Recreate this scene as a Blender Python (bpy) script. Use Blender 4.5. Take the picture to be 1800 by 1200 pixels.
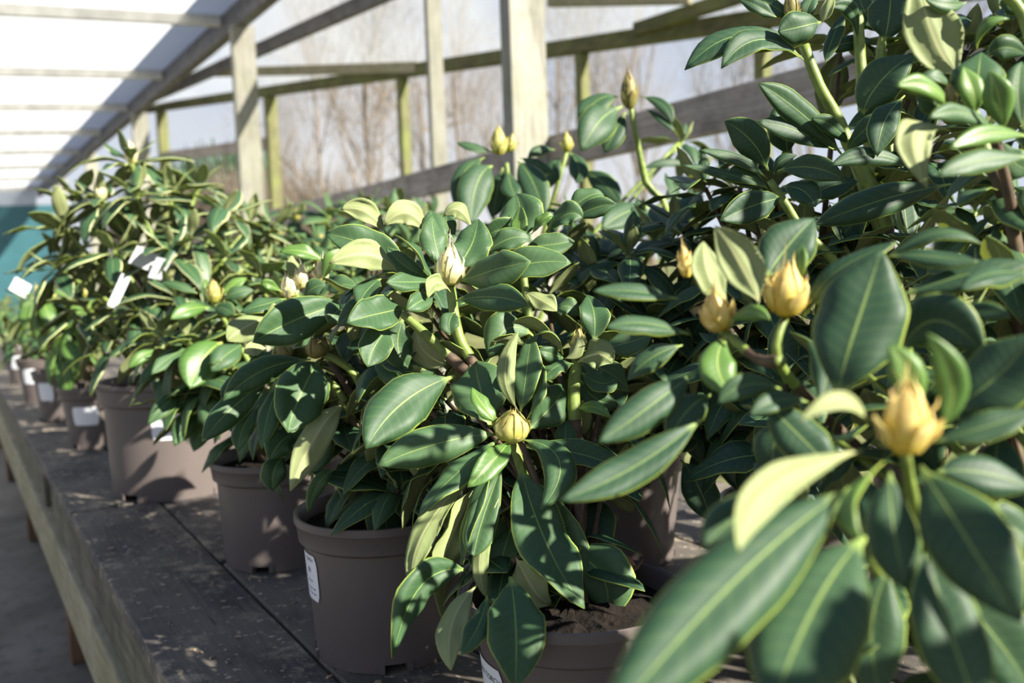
import bpy, bmesh, math, random
import numpy as np
from mathutils import Vector, Matrix

for o in list(bpy.data.objects):
    bpy.data.objects.remove(o)
scene = bpy.context.scene
COL = scene.collection

# ------------------------------------------------------------------ camera, sky, sun, exposure
F = 1600.0
CZ = 1.30
yaw, pitch, roll = math.radians(32.0), math.radians(5.0), math.radians(2.0)
fw = Vector((math.sin(yaw) * math.cos(pitch), math.cos(yaw) * math.cos(pitch), -math.sin(pitch)))
r0 = Vector((math.cos(yaw), -math.sin(yaw), 0))
u0 = r0.cross(fw)
rt = r0 * math.cos(roll) - u0 * math.sin(roll)
up = u0 * math.cos(roll) + r0 * math.sin(roll)
CAM = Vector((0, 0, CZ))
cam = bpy.data.cameras.new('camera')
cam_o = bpy.data.objects.new('camera', cam)
COL.objects.link(cam_o)
cam_o.matrix_world = Matrix(((rt.x, up.x, -fw.x, 0), (rt.y, up.y, -fw.y, 0), (rt.z, up.z, -fw.z, CZ), (0, 0, 0, 1)))
cam.sensor_width = 36.0
cam.lens = 36.0 * F / 1800.0
cam.clip_start = 0.05
cam.clip_end = 300
cam.dof.use_dof = True
cam.dof.focus_distance = 1.13
cam.dof.aperture_fstop = 3.8
scene.camera = cam_o
vs = scene.view_settings
vs.view_transform = 'Standard'
vs.look = 'None'
vs.gamma = 1.0
vs.use_curve_mapping = False
vs.exposure = 0.12

SUN_DIR = Vector((0.38, -0.77, 0.52)).normalized()      # towards the sun
sun = bpy.data.lights.new('sun_offscreen', 'SUN')
sun.energy = 13.5
sun.angle = math.radians(0.55)
sun.color = (1.0, 0.94, 0.82)
sun_o = bpy.data.objects.new('sun_offscreen', sun)
sun_o.rotation_euler = SUN_DIR.to_track_quat('Z', 'Y').to_euler()
sun_o.location = (3, -6, 8)
COL.objects.link(sun_o)

world = bpy.data.worlds.new('World')
scene.world = world
world.use_nodes = True
wn = world.node_tree
wn.nodes.clear()
w_out = wn.nodes.new('ShaderNodeOutputWorld')
w_bg = wn.nodes.new('ShaderNodeBackground')
w_tc = wn.nodes.new('ShaderNodeTexCoord')
w_no = wn.nodes.new('ShaderNodeTexNoise')
w_no.inputs['Scale'].default_value = 3.2
w_no.inputs['Detail'].default_value = 5
w_cr = wn.nodes.new('ShaderNodeValToRGB')
w_cr.color_ramp.elements[0].position = 0.38
w_cr.color_ramp.elements[0].color = (0.74, 0.84, 1.0, 1)
w_cr.color_ramp.elements[1].position = 0.66
w_cr.color_ramp.elements[1].color = (1.0, 1.0, 1.0, 1)
wn.links.new(w_tc.outputs['Generated'], w_no.inputs['Vector'])
wn.links.new(w_no.outputs['Fac'], w_cr.inputs['Fac'])
w_sp = wn.nodes.new('ShaderNodeSeparateXYZ')
wn.links.new(w_tc.outputs['Generated'], w_sp.inputs[0])
w_zr = wn.nodes.new('ShaderNodeValToRGB')            # hazy white horizon, deeper blue overhead
w_zr.color_ramp.elements[0].position = 0.02
w_zr.color_ramp.elements[0].color = (1.38, 1.36, 1.32, 1)
w_zr.color_ramp.elements[1].position = 0.75
w_zr.color_ramp.elements[1].color = (0.30, 0.41, 0.68, 1)
wn.links.new(w_sp.outputs[2], w_zr.inputs['Fac'])
w_mx = wn.nodes.new('ShaderNodeMix')
w_mx.data_type = 'RGBA'
w_mx.blend_type = 'MULTIPLY'
w_mx.inputs[0].default_value = 1.0
wn.links.new(w_cr.outputs['Color'], w_mx.inputs[6])
wn.links.new(w_zr.outputs['Color'], w_mx.inputs[7])
wn.links.new(w_mx.outputs[2], w_bg.inputs['Color'])
w_bg.inputs['Strength'].default_value = 0.63
wn.links.new(w_bg.outputs[0], w_out.inputs[0])

rnd = random.Random(7)


def PX(x, y, d):
    return CAM + d * (fw + (x - 900) / F * rt + (600 - y) / F * up)


def proj(p):
    v = Vector(p) - CAM
    z = v.dot(fw)
    return 900 + F * v.dot(rt) / z, 600 - F * v.dot(up) / z, z


def on_z(x, y, z):
    v = PX(x, y, 1) - CAM
    return CAM + v * ((z - CZ) / v.z)


# ------------------------------------------------------------------ materials
def mat(name):
    m = bpy.data.materials.new(name)
    m.use_nodes = True
    nt = m.node_tree
    nt.nodes.clear()
    out = nt.nodes.new('ShaderNodeOutputMaterial')
    return m, nt, out


def nd(nt, kind, **kw):
    n = nt.nodes.new(kind)
    for k, v in kw.items():
        if k in n.inputs:
            n.inputs[k].default_value = v
        else:
            setattr(n, k, v)
    return n


def ramp(nt, fac, stops):
    r = nt.nodes.new('ShaderNodeValToRGB')
    el = r.color_ramp.elements
    while len(el) < len(stops):
        el.new(0.5)
    for e, (p, c) in zip(el, stops):
        e.position = p
        e.color = (c[0], c[1], c[2], 1)
    nt.links.new(fac, r.inputs['Fac'])
    return r.outputs['Color']


def mixc(nt, fac, a, b, mode='MIX'):
    m = nt.nodes.new('ShaderNodeMix')
    m.data_type = 'RGBA'
    m.blend_type = mode
    for s, v in ((0, fac), (6, a), (7, b)):
        if hasattr(v, 'links') or hasattr(v, 'is_linked'):
            nt.links.new(v, m.inputs[s])
        elif s == 0:
            m.inputs[0].default_value = v
        else:
            m.inputs[s].default_value = (v[0], v[1], v[2], 1)
    return m.outputs[2]


def mth(nt, op, a, b=None, c=None):
    m = nt.nodes.new('ShaderNodeMath')
    m.operation = op
    for i, v in enumerate((a, b, c)):
        if v is None:
            continue
        if isinstance(v, (int, float)):
            m.inputs[i].default_value = v
        else:
            nt.links.new(v, m.inputs[i])
    return m.outputs[0]


def simple(name, col, rough=0.6, noise=0.0, scale=20, spec=0.5, bump=0.0, stretch=None, transl=None):
    m, nt, out = mat(name)
    b = nd(nt, 'ShaderNodeBsdfPrincipled', Roughness=rough)
    b.inputs['Specular IOR Level'].default_value = spec
    b.inputs['Base Color'].default_value = (*col, 1)
    if noise or bump:
        tc = nd(nt, 'ShaderNodeTexCoord')
        vec = tc.outputs['Object']
        if stretch:
            mp = nd(nt, 'ShaderNodeMapping')
            mp.inputs['Scale'].default_value = stretch
            nt.links.new(vec, mp.inputs['Vector'])
            vec = mp.outputs[0]
        n = nd(nt, 'ShaderNodeTexNoise', Scale=scale, Detail=6)
        nt.links.new(vec, n.inputs['Vector'])
        d = [max(0, c * (1 - noise)) for c in col]
        l = [min(1, c * (1 + noise)) for c in col]
        nt.links.new(ramp(nt, n.outputs['Fac'], [(0.3, d), (0.7, l)]), b.inputs['Base Color'])
        if bump:
            bp = nd(nt, 'ShaderNodeBump', Strength=bump, Distance=0.01)
            nt.links.new(n.outputs['Fac'], bp.inputs['Height'])
            nt.links.new(bp.outputs[0], b.inputs['Normal'])
    sh = b.outputs[0]
    if transl:
        t = nd(nt, 'ShaderNodeBsdfTranslucent')
        t.inputs[0].default_value = (*transl[1], 1)
        mx = nd(nt, 'ShaderNodeMixShader')
        mx.inputs[0].default_value = transl[0]
        nt.links.new(sh, mx.inputs[1])
        nt.links.new(t.outputs[0], mx.inputs[2])
        sh = mx.outputs[0]
    nt.links.new(sh, out.inputs[0])
    return m


def leaf_mat(name, c_dark, c_light, vein, rough, spec, tr, trc, veinw=0.06, margin=None):
    """leaf face: colour per leaf, pale midrib and faint side veins from the leaf's own UV"""
    m, nt, out = mat(name)
    b = nd(nt, 'ShaderNodeBsdfPrincipled', Roughness=rough)
    b.inputs['Specular IOR Level'].default_value = spec
    uv = nd(nt, 'ShaderNodeUVMap')
    sp = nd(nt, 'ShaderNodeSeparateXYZ')
    nt.links.new(uv.outputs[0], sp.inputs[0])
    u, v = sp.outputs[0], sp.outputs[1]
    au = mth(nt, 'ABSOLUTE', mth(nt, 'MULTIPLY', mth(nt, 'SUBTRACT', u, 0.5), 2.0))
    oi = nd(nt, 'ShaderNodeObjectInfo')
    tc = nd(nt, 'ShaderNodeTexCoord')
    n = nd(nt, 'ShaderNodeTexNoise', Scale=45.0, Detail=4)
    nt.links.new(tc.outputs['Object'], n.inputs['Vector'])
    base = mixc(nt, oi.outputs['Random'], c_dark, c_light)
    base = mixc(nt, mth(nt, 'MULTIPLY', n.outputs['Fac'], 0.5), base, [c * 0.55 for c in c_dark])
    # side veins
    sv = mth(nt, 'SINE', mth(nt, 'MULTIPLY', mth(nt, 'SUBTRACT', v, mth(nt, 'MULTIPLY', au, 0.12)), 75.0))
    svm = mth(nt, 'MULTIPLY', mth(nt, 'POWER', mth(nt, 'MULTIPLY_ADD', sv, 0.5, 0.5), 7.0), 0.05)
    base = mixc(nt, svm, base, vein)
    mid = mth(nt, 'SUBTRACT', 1.0, mth(nt, 'SMOOTHSTEP', au, 0.0, 1.0)) if False else None
    mr = nd(nt, 'ShaderNodeMapRange')
    mr.inputs['From Min'].default_value = veinw
    mr.inputs['From Max'].default_value = veinw * 0.35
    nt.links.new(au, mr.inputs['Value'])
    fade = mth(nt, 'SUBTRACT', 1.0, mth(nt, 'MULTIPLY', v, 0.55))
    base = mixc(nt, mth(nt, 'MULTIPLY', mr.outputs[0], fade), base, vein)
    stalk = nd(nt, 'ShaderNodeMapRange')
    stalk.inputs['From Min'].default_value = 0.13
    stalk.inputs['From Max'].default_value = 0.04
    nt.links.new(v, stalk.inputs['Value'])
    base = mixc(nt, stalk.outputs[0], base, vein)
    if margin:
        me = nd(nt, 'ShaderNodeMapRange')
        me.inputs['From Min'].default_value = margin[0]
        me.inputs['From Max'].default_value = margin[0] + 0.06
        nt.links.new(au, me.inputs['Value'])
        base = mixc(nt, me.outputs[0], base, margin[1])
    nt.links.new(base, b.inputs['Base Color'])
    hgt = mth(nt, 'ADD', mth(nt, 'MULTIPLY', n.outputs['Fac'], 0.25),
              mth(nt, 'SUBTRACT', mth(nt, 'MULTIPLY', mth(nt, 'POWER', mth(nt, 'MULTIPLY_ADD', sv, 0.5, 0.5), 3.0), -0.12), mth(nt, 'MULTIPLY', mr.outputs[0], 0.6)))
    bp = nd(nt, 'ShaderNodeBump', Strength=0.25, Distance=0.0012)
    nt.links.new(hgt, bp.inputs['Height'])
    nt.links.new(bp.outputs[0], b.inputs['Normal'])
    t = nd(nt, 'ShaderNodeBsdfTranslucent')
    t.inputs[0].default_value = (*trc, 1)
    mx = nd(nt, 'ShaderNodeMixShader')
    mx.inputs[0].default_value = tr
    nt.links.new(b.outputs[0], mx.inputs[1])
    nt.links.new(t.outputs[0], mx.inputs[2])
    nt.links.new(mx.outputs[0], out.inputs[0])
    return m


VEIN = (0.26, 0.36, 0.09)
M = {}
M['top'] = leaf_mat('leaf_top', (0.036, 0.088, 0.036), (0.075, 0.148, 0.060), VEIN, 0.52, 0.36, 0.10, (0.30, 0.50, 0.06), veinw=0.04, margin=(0.93, (0.30, 0.38, 0.07)))
M['under'] = leaf_mat('leaf_underside', (0.24, 0.30, 0.12), (0.35, 0.39, 0.18), (0.48, 0.48, 0.24), 0.6, 0.3, 0.16, (0.40, 0.48, 0.06), veinw=0.09)
M['edge'] = simple('leaf_margin', (0.33, 0.42, 0.06), 0.5, transl=(0.25, (0.5, 0.6, 0.08)))
M['top_young'] = leaf_mat('leaf_top_young', (0.075, 0.17, 0.035), (0.135, 0.25, 0.05), (0.45, 0.52, 0.12), 0.44, 0.5, 0.16, (0.40, 0.60, 0.06), veinw=0.045)
M['top_var'] = leaf_mat('leaf_top_cream_edged', (0.030, 0.085, 0.04), (0.055, 0.12, 0.05), VEIN, 0.46, 0.5, 0.10, (0.3, 0.5, 0.1), veinw=0.04, margin=(0.84, (0.58, 0.58, 0.30)))
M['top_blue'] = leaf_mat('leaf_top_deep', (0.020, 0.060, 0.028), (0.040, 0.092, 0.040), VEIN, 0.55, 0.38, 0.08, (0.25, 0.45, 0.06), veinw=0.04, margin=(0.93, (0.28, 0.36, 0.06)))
M['stem'] = simple('green_stem', (0.17, 0.235, 0.045), 0.5, 0.35, 60)
M['stem_b'] = simple('brown_stem', (0.085, 0.055, 0.03), 0.7, 0.4, 60)
M['pot'] = simple('taupe_plastic', (0.118, 0.098, 0.092), 0.42, 0.06, 9, 0.4, 0.02)
M['soil'] = simple('soil', (0.011, 0.008, 0.006), 0.95, 0.5, 60, 0.2, 1.0)
M['label'] = simple('white_label', (0.78, 0.80, 0.84), 0.4)
M['ink'] = simple('ink', (0.03, 0.03, 0.035), 0.6)
M['dry'] = simple('dry_leaf', (0.42, 0.19, 0.09), 0.7, 0.4, 40, transl=(0.2, (0.6, 0.3, 0.1)))
M['tag'] = simple('white_tag', (0.60, 0.62, 0.66), 0.35)
M['teal'] = simple('teal_sheet', (0.022, 0.095, 0.115), 0.7, 0.1, 3)


def bud_mat(name, lo, hi, tip):
    m, nt, out = mat(name)
    b = nd(nt, 'ShaderNodeBsdfPrincipled', Roughness=0.5)
    uv = nd(nt, 'ShaderNodeUVMap')
    sp = nd(nt, 'ShaderNodeSeparateXYZ')
    nt.links.new(uv.outputs[0], sp.inputs[0])
    tc = nd(nt, 'ShaderNodeTexCoord')
    n = nd(nt, 'ShaderNodeTexNoise', Scale=120.0, Detail=3)
    nt.links.new(tc.outputs['Object'], n.inputs['Vector'])
    c = ramp(nt, sp.outputs[1], [(0.0, lo), (0.55, hi), (0.85, hi), (1.0, tip)])
    c = mixc(nt, mth(nt, 'MULTIPLY', mth(nt, 'POWER', n.outputs['Fac'], 2.0), 0.9), c, tip)
    nt.links.new(c, b.inputs['Base Color'])
    t = nd(nt, 'ShaderNodeBsdfTranslucent')
    t.inputs[0].default_value = (*hi, 1)
    mx = nd(nt, 'ShaderNodeMixShader')
    mx.inputs[0].default_value = 0.25
    nt.links.new(b.outputs[0], mx.inputs[1])
    nt.links.new(t.outputs[0], mx.inputs[2])
    nt.links.new(mx.outputs[0], out.inputs[0])
    return m


M['bud'] = bud_mat('bud_scales', (0.36, 0.42, 0.04), (0.64, 0.62, 0.22), (0.40, 0.24, 0.07))
M['bud_y'] = bud_mat('bud_scales_golden', (0.60, 0.50, 0.03), (0.90, 0.75, 0.30), (0.46, 0.24, 0.06))
M['bud_w'] = bud_mat('bud_scales_cream', (0.55, 0.52, 0.12), (0.84, 0.80, 0.55), (0.55, 0.45, 0.25))
M['bud_b'] = bud_mat('bud_scales_brown', (0.20, 0.22, 0.05), (0.30, 0.28, 0.09), (0.22, 0.10, 0.04))


def wood_mat(name, cols, grain=(14, 1.2, 14), dirt=0.5, moss=0.0, scale=6, rough=0.75, bumps=0.5):
    m, nt, out = mat(name)
    b = nd(nt, 'ShaderNodeBsdfPrincipled', Roughness=rough)
    b.inputs['Specular IOR Level'].default_value = 0.3
    tc = nd(nt, 'ShaderNodeTexCoord')
    oi = nd(nt, 'ShaderNodeObjectInfo')
    ad = nd(nt, 'ShaderNodeVectorMath', operation='ADD')
    nt.links.new(tc.outputs['Object'], ad.inputs[0])
    sc = nd(nt, 'ShaderNodeVectorMath', operation='SCALE')
    sc.inputs[0].default_value = (7, 5, 3)
    nt.links.new(oi.outputs['Random'], sc.inputs['Scale'])
    nt.links.new(sc.outputs[0], ad.inputs[1])
    mp = nd(nt, 'ShaderNodeMapping')
    mp.inputs['Scale'].default_value = grain
    nt.links.new(ad.outputs[0], mp.inputs['Vector'])
    n1 = nd(nt, 'ShaderNodeTexNoise', Scale=scale, Detail=8, Roughness=0.65)
    nt.links.new(mp.outputs[0], n1.inputs['Vector'])
    c = ramp(nt, n1.outputs['Fac'], [(0.28, cols[0]), (0.5, cols[1]), (0.75, cols[2])])
    n2 = nd(nt, 'ShaderNodeTexNoise', Scale=7.0, Detail=7, Roughness=0.7)
    nt.links.new(ad.outputs[0], n2.inputs['Vector'])
    mr = nd(nt, 'ShaderNodeMapRange')
    mr.inputs['From Min'].default_value = 0.45
    mr.inputs['From Max'].default_value = 0.68
    nt.links.new(n2.outputs['Fac'], mr.inputs['Value'])
    c = mixc(nt, mth(nt, 'MULTIPLY', mr.outputs[0], dirt), c, [x * 0.25 for x in cols[0]])
    if moss:
        n3 = nd(nt, 'ShaderNodeTexNoise', Scale=4.0, Detail=5)
        nt.links.new(ad.outputs[0], n3.inputs['Vector'])
        m3 = nd(nt, 'ShaderNodeMapRange')
        m3.inputs['From Min'].default_value = 0.4
        m3.inputs['From Max'].default_value = 0.65
        nt.links.new(n3.outputs['Fac'], m3.inputs['Value'])
        c = mixc(nt, mth(nt, 'MULTIPLY', m3.outputs[0], moss), c, (0.16, 0.19, 0.05))
    nt.links.new(c, b.inputs['Base Color'])
    bp = nd(nt, 'ShaderNodeBump', Strength=bumps, Distance=0.004)
    nt.links.new(mth(nt, 'ADD', n1.outputs['Fac'], n2.outputs['Fac']), bp.inputs['Height'])
    nt.links.new(bp.outputs[0], b.inputs['Normal'])
    nt.links.new(b.outputs[0], out.inputs[0])
    return m


def plank_mat():
    m, nt, out = mat('weathered_bench_plank')
    b = nd(nt, 'ShaderNodeBsdfPrincipled', Roughness=0.7)
    b.inputs['Specular IOR Level'].default_value = 0.35
    tc = nd(nt, 'ShaderNodeTexCoord')
    oi = nd(nt, 'ShaderNodeObjectInfo')
    sc = nd(nt, 'ShaderNodeVectorMath', operation='SCALE')
    sc.inputs[0].default_value = (17, 13, 5)
    nt.links.new(oi.outputs['Random'], sc.inputs['Scale'])
    ad = nd(nt, 'ShaderNodeVectorMath', operation='ADD')
    nt.links.new(tc.outputs['Object'], ad.inputs[0])
    nt.links.new(sc.outputs[0], ad.inputs[1])

    def noise(scale, st, rot=0.0, det=6, rough=0.6):
        mp = nd(nt, 'ShaderNodeMapping')
        mp.inputs['Scale'].default_value = st
        mp.inputs['Rotation'].default_value = (0, 0, rot)
        nt.links.new(ad.outputs[0], mp.inputs['Vector'])
        n = nd(nt, 'ShaderNodeTexNoise', Scale=scale, Detail=det, Roughness=rough)
        nt.links.new(mp.outputs[0], n.inputs['Vector'])
        return n.outputs['Fac']

    def rng(f, lo, hi):
        r = nd(nt, 'ShaderNodeMapRange')
        r.inputs['From Min'].default_value = lo
        r.inputs['From Max'].default_value = hi
        nt.links.new(f, r.inputs['Value'])
        return r.outputs[0]
    grain = noise(5, (26, 1.6, 26))
    blot = noise(5.5, (1, 0.6, 1))
    scuf = noise(9, (1.0, 0.8, 1), 0.3, 9, 0.75)
    chip = noise(60, (1, 1, 1), 0, 2)
    c = ramp(nt, grain, [(0.3, (0.026, 0.024, 0.026)), (0.55, (0.062, 0.056, 0.057)), (0.8, (0.12, 0.105, 0.095))])
    c = mixc(nt, mth(nt, 'MULTIPLY', rng(blot, 0.42, 0.58), 0.6), c, (0.15, 0.132, 0.105))
    c = mixc(nt, mth(nt, 'MULTIPLY', rng(scuf, 0.53, 0.65), 0.8), c, (0.36, 0.30, 0.22))
    c = mixc(nt, mth(nt, 'MULTIPLY', rng(chip, 0.64, 0.70), 0.8), c, (0.42, 0.36, 0.28))
    crack = rng(noise(3.2, (34, 0.9, 34), 0, 3), 0.335, 0.30)
    c = mixc(nt, crack, c, (0.012, 0.011, 0.010))
    nt.links.new(c, b.inputs['Base Color'])
    bp = nd(nt, 'ShaderNodeBump', Strength=0.6, Distance=0.003)
    nt.links.new(mth(nt, 'SUBTRACT', mth(nt, 'ADD', grain, mth(nt, 'MULTIPLY', scuf, 0.4)), mth(nt, 'MULTIPLY', crack, 1.2)), bp.inputs['Height'])
    nt.links.new(bp.outputs[0], b.inputs['Normal'])
    nt.links.new(b.outputs[0], out.inputs[0])
    return m


M['plank'] = plank_mat()
M['front_wood'] = wood_mat('weathered_front_board', ((0.06, 0.055, 0.045), (0.13, 0.12, 0.095), (0.24, 0.22, 0.17)), (16, 1.3, 16), 0.7, 0.15, 4)
M['rail_wood'] = wood_mat('pale_bench_rail', ((0.20, 0.18, 0.12), (0.34, 0.31, 0.21), (0.44, 0.40, 0.28)), (20, 1.5, 20), 0.35, 0.3, 4)
M['leg_wood'] = wood_mat('brown_bench_leg', ((0.08, 0.045, 0.03), (0.14, 0.08, 0.05), (0.22, 0.14, 0.09)), (20, 20, 2), 0.4, 0.1, 4)
M['post'] = wood_mat('pale_post', ((0.19, 0.18, 0.145), (0.275, 0.268, 0.228), (0.34, 0.335, 0.295)), (12, 12, 1), 0.25, 0.15, 4)
M['post_m'] = wood_mat('mossy_post', ((0.075, 0.075, 0.035), (0.14, 0.14, 0.06), (0.21, 0.20, 0.10)), (12, 12, 1), 0.4, 0.6, 4)
M['beam'] = wood_mat('grey_beam', ((0.10, 0.095, 0.10), (0.17, 0.165, 0.17), (0.27, 0.26, 0.26)), (12, 1, 12), 0.5, 0.05, 4)
M['beam_m'] = wood_mat('mossy_beam', ((0.06, 0.06, 0.03), (0.11, 0.11, 0.05), (0.20, 0.18, 0.09)), (12, 1, 12), 0.5, 0.5, 4)
M['siderail'] = wood_mat('grey_side_rail', ((0.20, 0.175, 0.155), (0.34, 0.30, 0.265), (0.48, 0.43, 0.38)), (20, 1, 20), 0.6, 0.05, 4)
M['batten'] = simple('pale_batten', (0.55, 0.54, 0.50), 0.7, 0.2, 6)
M['bark'] = simple('bark', (0.17, 0.14, 0.10), 0.9, 0.4, 4)
M['twig'] = simple('twig', (0.19, 0.155, 0.12), 0.9, 0.3, 3)
M['ever'] = simple('evergreen', (0.05, 0.10, 0.05), 0.8, 0.4, 5)
M['grass'] = simple('rough_grass', (0.16, 0.17, 0.07), 0.95, 0.5, 1.2, 0.1, 0.5)


def floor_mat():
    m, nt, out = mat('concrete_path')
    b = nd(nt, 'ShaderNodeBsdfPrincipled', Roughness=0.9)
    tc = nd(nt, 'ShaderNodeTexCoord')
    n = nd(nt, 'ShaderNodeTexNoise', Scale=2.2, Detail=8)
    nt.links.new(tc.outputs['Object'], n.inputs['Vector'])
    n2 = nd(nt, 'ShaderNodeTexNoise', Scale=18, Detail=5)
    nt.links.new(tc.outputs['Object'], n2.inputs['Vector'])
    c = ramp(nt, n.outputs['Fac'], [(0.35, (0.085, 0.08, 0.07)), (0.7, (0.20, 0.19, 0.175))])
    mr = nd(nt, 'ShaderNodeMapRange')
    mr.inputs['From Min'].default_value = 0.5
    mr.inputs['From Max'].default_value = 0.7
    nt.links.new(n2.outputs['Fac'], mr.inputs['Value'])
    c = mixc(nt, mth(nt, 'MULTIPLY', mr.outputs[0], 0.6), c, (0.05, 0.06, 0.03))
    nt.links.new(c, b.inputs['Base Color'])
    bp = nd(nt, 'ShaderNodeBump', Strength=0.5, Distance=0.01)
    nt.links.new(n2.outputs['Fac'], bp.inputs['Height'])
    nt.links.new(bp.outputs[0], b.inputs['Normal'])
    nt.links.new(b.outputs[0], out.inputs[0])
    return m


M['floor'] = floor_mat()


def sheet_mat(name, transp, col, trc, tr):
    m, nt, out = mat(name)
    d = nd(nt, 'ShaderNodeBsdfDiffuse')
    d.inputs[0].default_value = (*col, 1)
    t = nd(nt, 'ShaderNodeBsdfTranslucent')
    t.inputs[0].default_value = (*trc, 1)
    mx = nd(nt, 'ShaderNodeMixShader')
    mx.inputs[0].default_value = tr
    nt.links.new(d.outputs[0], mx.inputs[1])
    nt.links.new(t.outputs[0], mx.inputs[2])
    tp = nd(nt, 'ShaderNodeBsdfTransparent')
    m2 = nd(nt, 'ShaderNodeMixShader')
    tc = nd(nt, 'ShaderNodeTexCoord')
    n = nd(nt, 'ShaderNodeTexNoise', Scale=1.5, Detail=4)
    nt.links.new(tc.outputs['Object'], n.inputs['Vector'])
    nt.links.new(mth(nt, 'MULTIPLY_ADD', n.outputs['Fac'], 0.3, transp - 0.15), m2.inputs[0])
    nt.links.new(mx.outputs[0], m2.inputs[1])
    nt.links.new(tp.outputs[0], m2.inputs[2])
    nt.links.new(m2.outputs[0], out.inputs[0])
    return m


M['net'] = sheet_mat('shade_net', 0.74, (0.62, 0.65, 0.66), (0.70, 0.74, 0.76), 0.6)
M['white_sheet'] = sheet_mat('white_roof_sheet', 0.15, (0.9, 0.9, 0.9), (0.9, 0.92, 0.95), 0.75)


# ------------------------------------------------------------------ object helpers
def tag(o, label=None, cat=None, group=None, kind=None):
    if label: o['label'] = label
    if cat: o['category'] = cat
    if group: o['group'] = group
    if kind: o['kind'] = kind
    return o


def link(name, me, parent=None, loc=None):
    o = bpy.data.objects.new(name, me)
    COL.objects.link(o)
    if parent is not None:
        o.parent = parent
    if loc is not None:
        o.location = loc
    return o


def empty(name, loc):
    o = link(name, None, None, loc)
    o.empty_display_size = 0.05
    return o


def mesh(name, verts, faces, mats, idx=None, smooth=False, uvs=None):
    me = bpy.data.meshes.new(name)
    me.from_pydata([tuple(v) for v in verts], [], faces)
    for m in mats:
        me.materials.append(M[m])
    if idx is not None:
        me.polygons.foreach_set('material_index', idx)
    if smooth:
        me.polygons.foreach_set('use_smooth', [True] * len(me.polygons))
    if uvs is not None:
        lay = me.uv_layers.new(name='UVMap')
        li = np.empty(len(me.loops), dtype=np.int32)
        me.loops.foreach_get('vertex_index', li)
        lay.data.foreach_set('uv', np.asarray(uvs, dtype=np.float32)[li].ravel())
    me.update()
    return me


def bevel_box(name, a, b, m, bev=0.004, jitter=0.0, origin=None, seed=0):
    """box between corners a and b with bevelled edges; origin = local zero"""
    bm = bmesh.new()
    bmesh.ops.create_cube(bm, size=1)
    a, b = Vector(a), Vector(b)
    c, s = (a + b) / 2, b - a
    rr = random.Random(seed)
    for v in bm.verts:
        v.co = Vector((v.co.x * s.x, v.co.y * s.y, v.co.z * s.z)) + c - (Vector(origin) if origin else Vector())
        if jitter:
            v.co += Vector((rr.uniform(-1, 1), rr.uniform(-1, 1), rr.uniform(-1, 1))) * jitter
    if bev:
        bmesh.ops.bevel(bm, geom=bm.edges[:], offset=bev, segments=2, affect='EDGES', profile=0.5)
    me = bpy.data.meshes.new(name)
    bm.to_mesh(me)
    bm.free()
    me.materials.append(M[m])
    return me


def beam_mesh(name, p, q, w, h, m, bev=0.006, upv=(0, 0, 1)):
    """squared timber from p to q (local to p); w sideways, h along upv"""
    p, q = Vector(p), Vector(q)
    t = (q - p)
    L = t.length
    t.normalize()
    s = t.cross(Vector(upv)).normalized()
    n = s.cross(t)
    me = bevel_box(name, (-w / 2, 0, -h / 2), (w / 2, L, h / 2), m, bev)
    me.transform(Matrix(((s.x, t.x, n.x, 0), (s.y, t.y, n.y, 0), (s.z, t.z, n.z, 0), (0, 0, 0, 1))))
    return me


def tube(pts, radii, seg=8):
    """verts, faces of a tapered tube with closed ends"""
    V, Fc = [], []
    pts = [Vector(p) for p in pts]
    n = len(pts)
    nrm = None
    for i, p in enumerate(pts):
        t = (pts[min(i + 1, n - 1)] - pts[max(i - 1, 0)]).normalized()
        if nrm is None:
            nrm = t.orthogonal().normalized()
        nrm = (nrm - t * nrm.dot(t)).normalized()
        bn = t.cross(nrm)
        for k in range(seg):
            a = 2 * math.pi * k / seg
            V.append(p + (nrm * math.cos(a) + bn * math.sin(a)) * radii[i])
    for i in range(n - 1):
        for k in range(seg):
            k2 = (k + 1) % seg
            Fc.append((i * seg + k, i * seg + k2, (i + 1) * seg + k2, (i + 1) * seg + k))
    Fc.append(tuple(range(seg - 1, -1, -1)))
    Fc.append(tuple((n - 1) * seg + k for k in range(seg)))
    return V, Fc


def bez(a, b, c, t):
    return a * (1 - t) ** 2 + b * (2 * t * (1 - t)) + c * t ** 2


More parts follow.
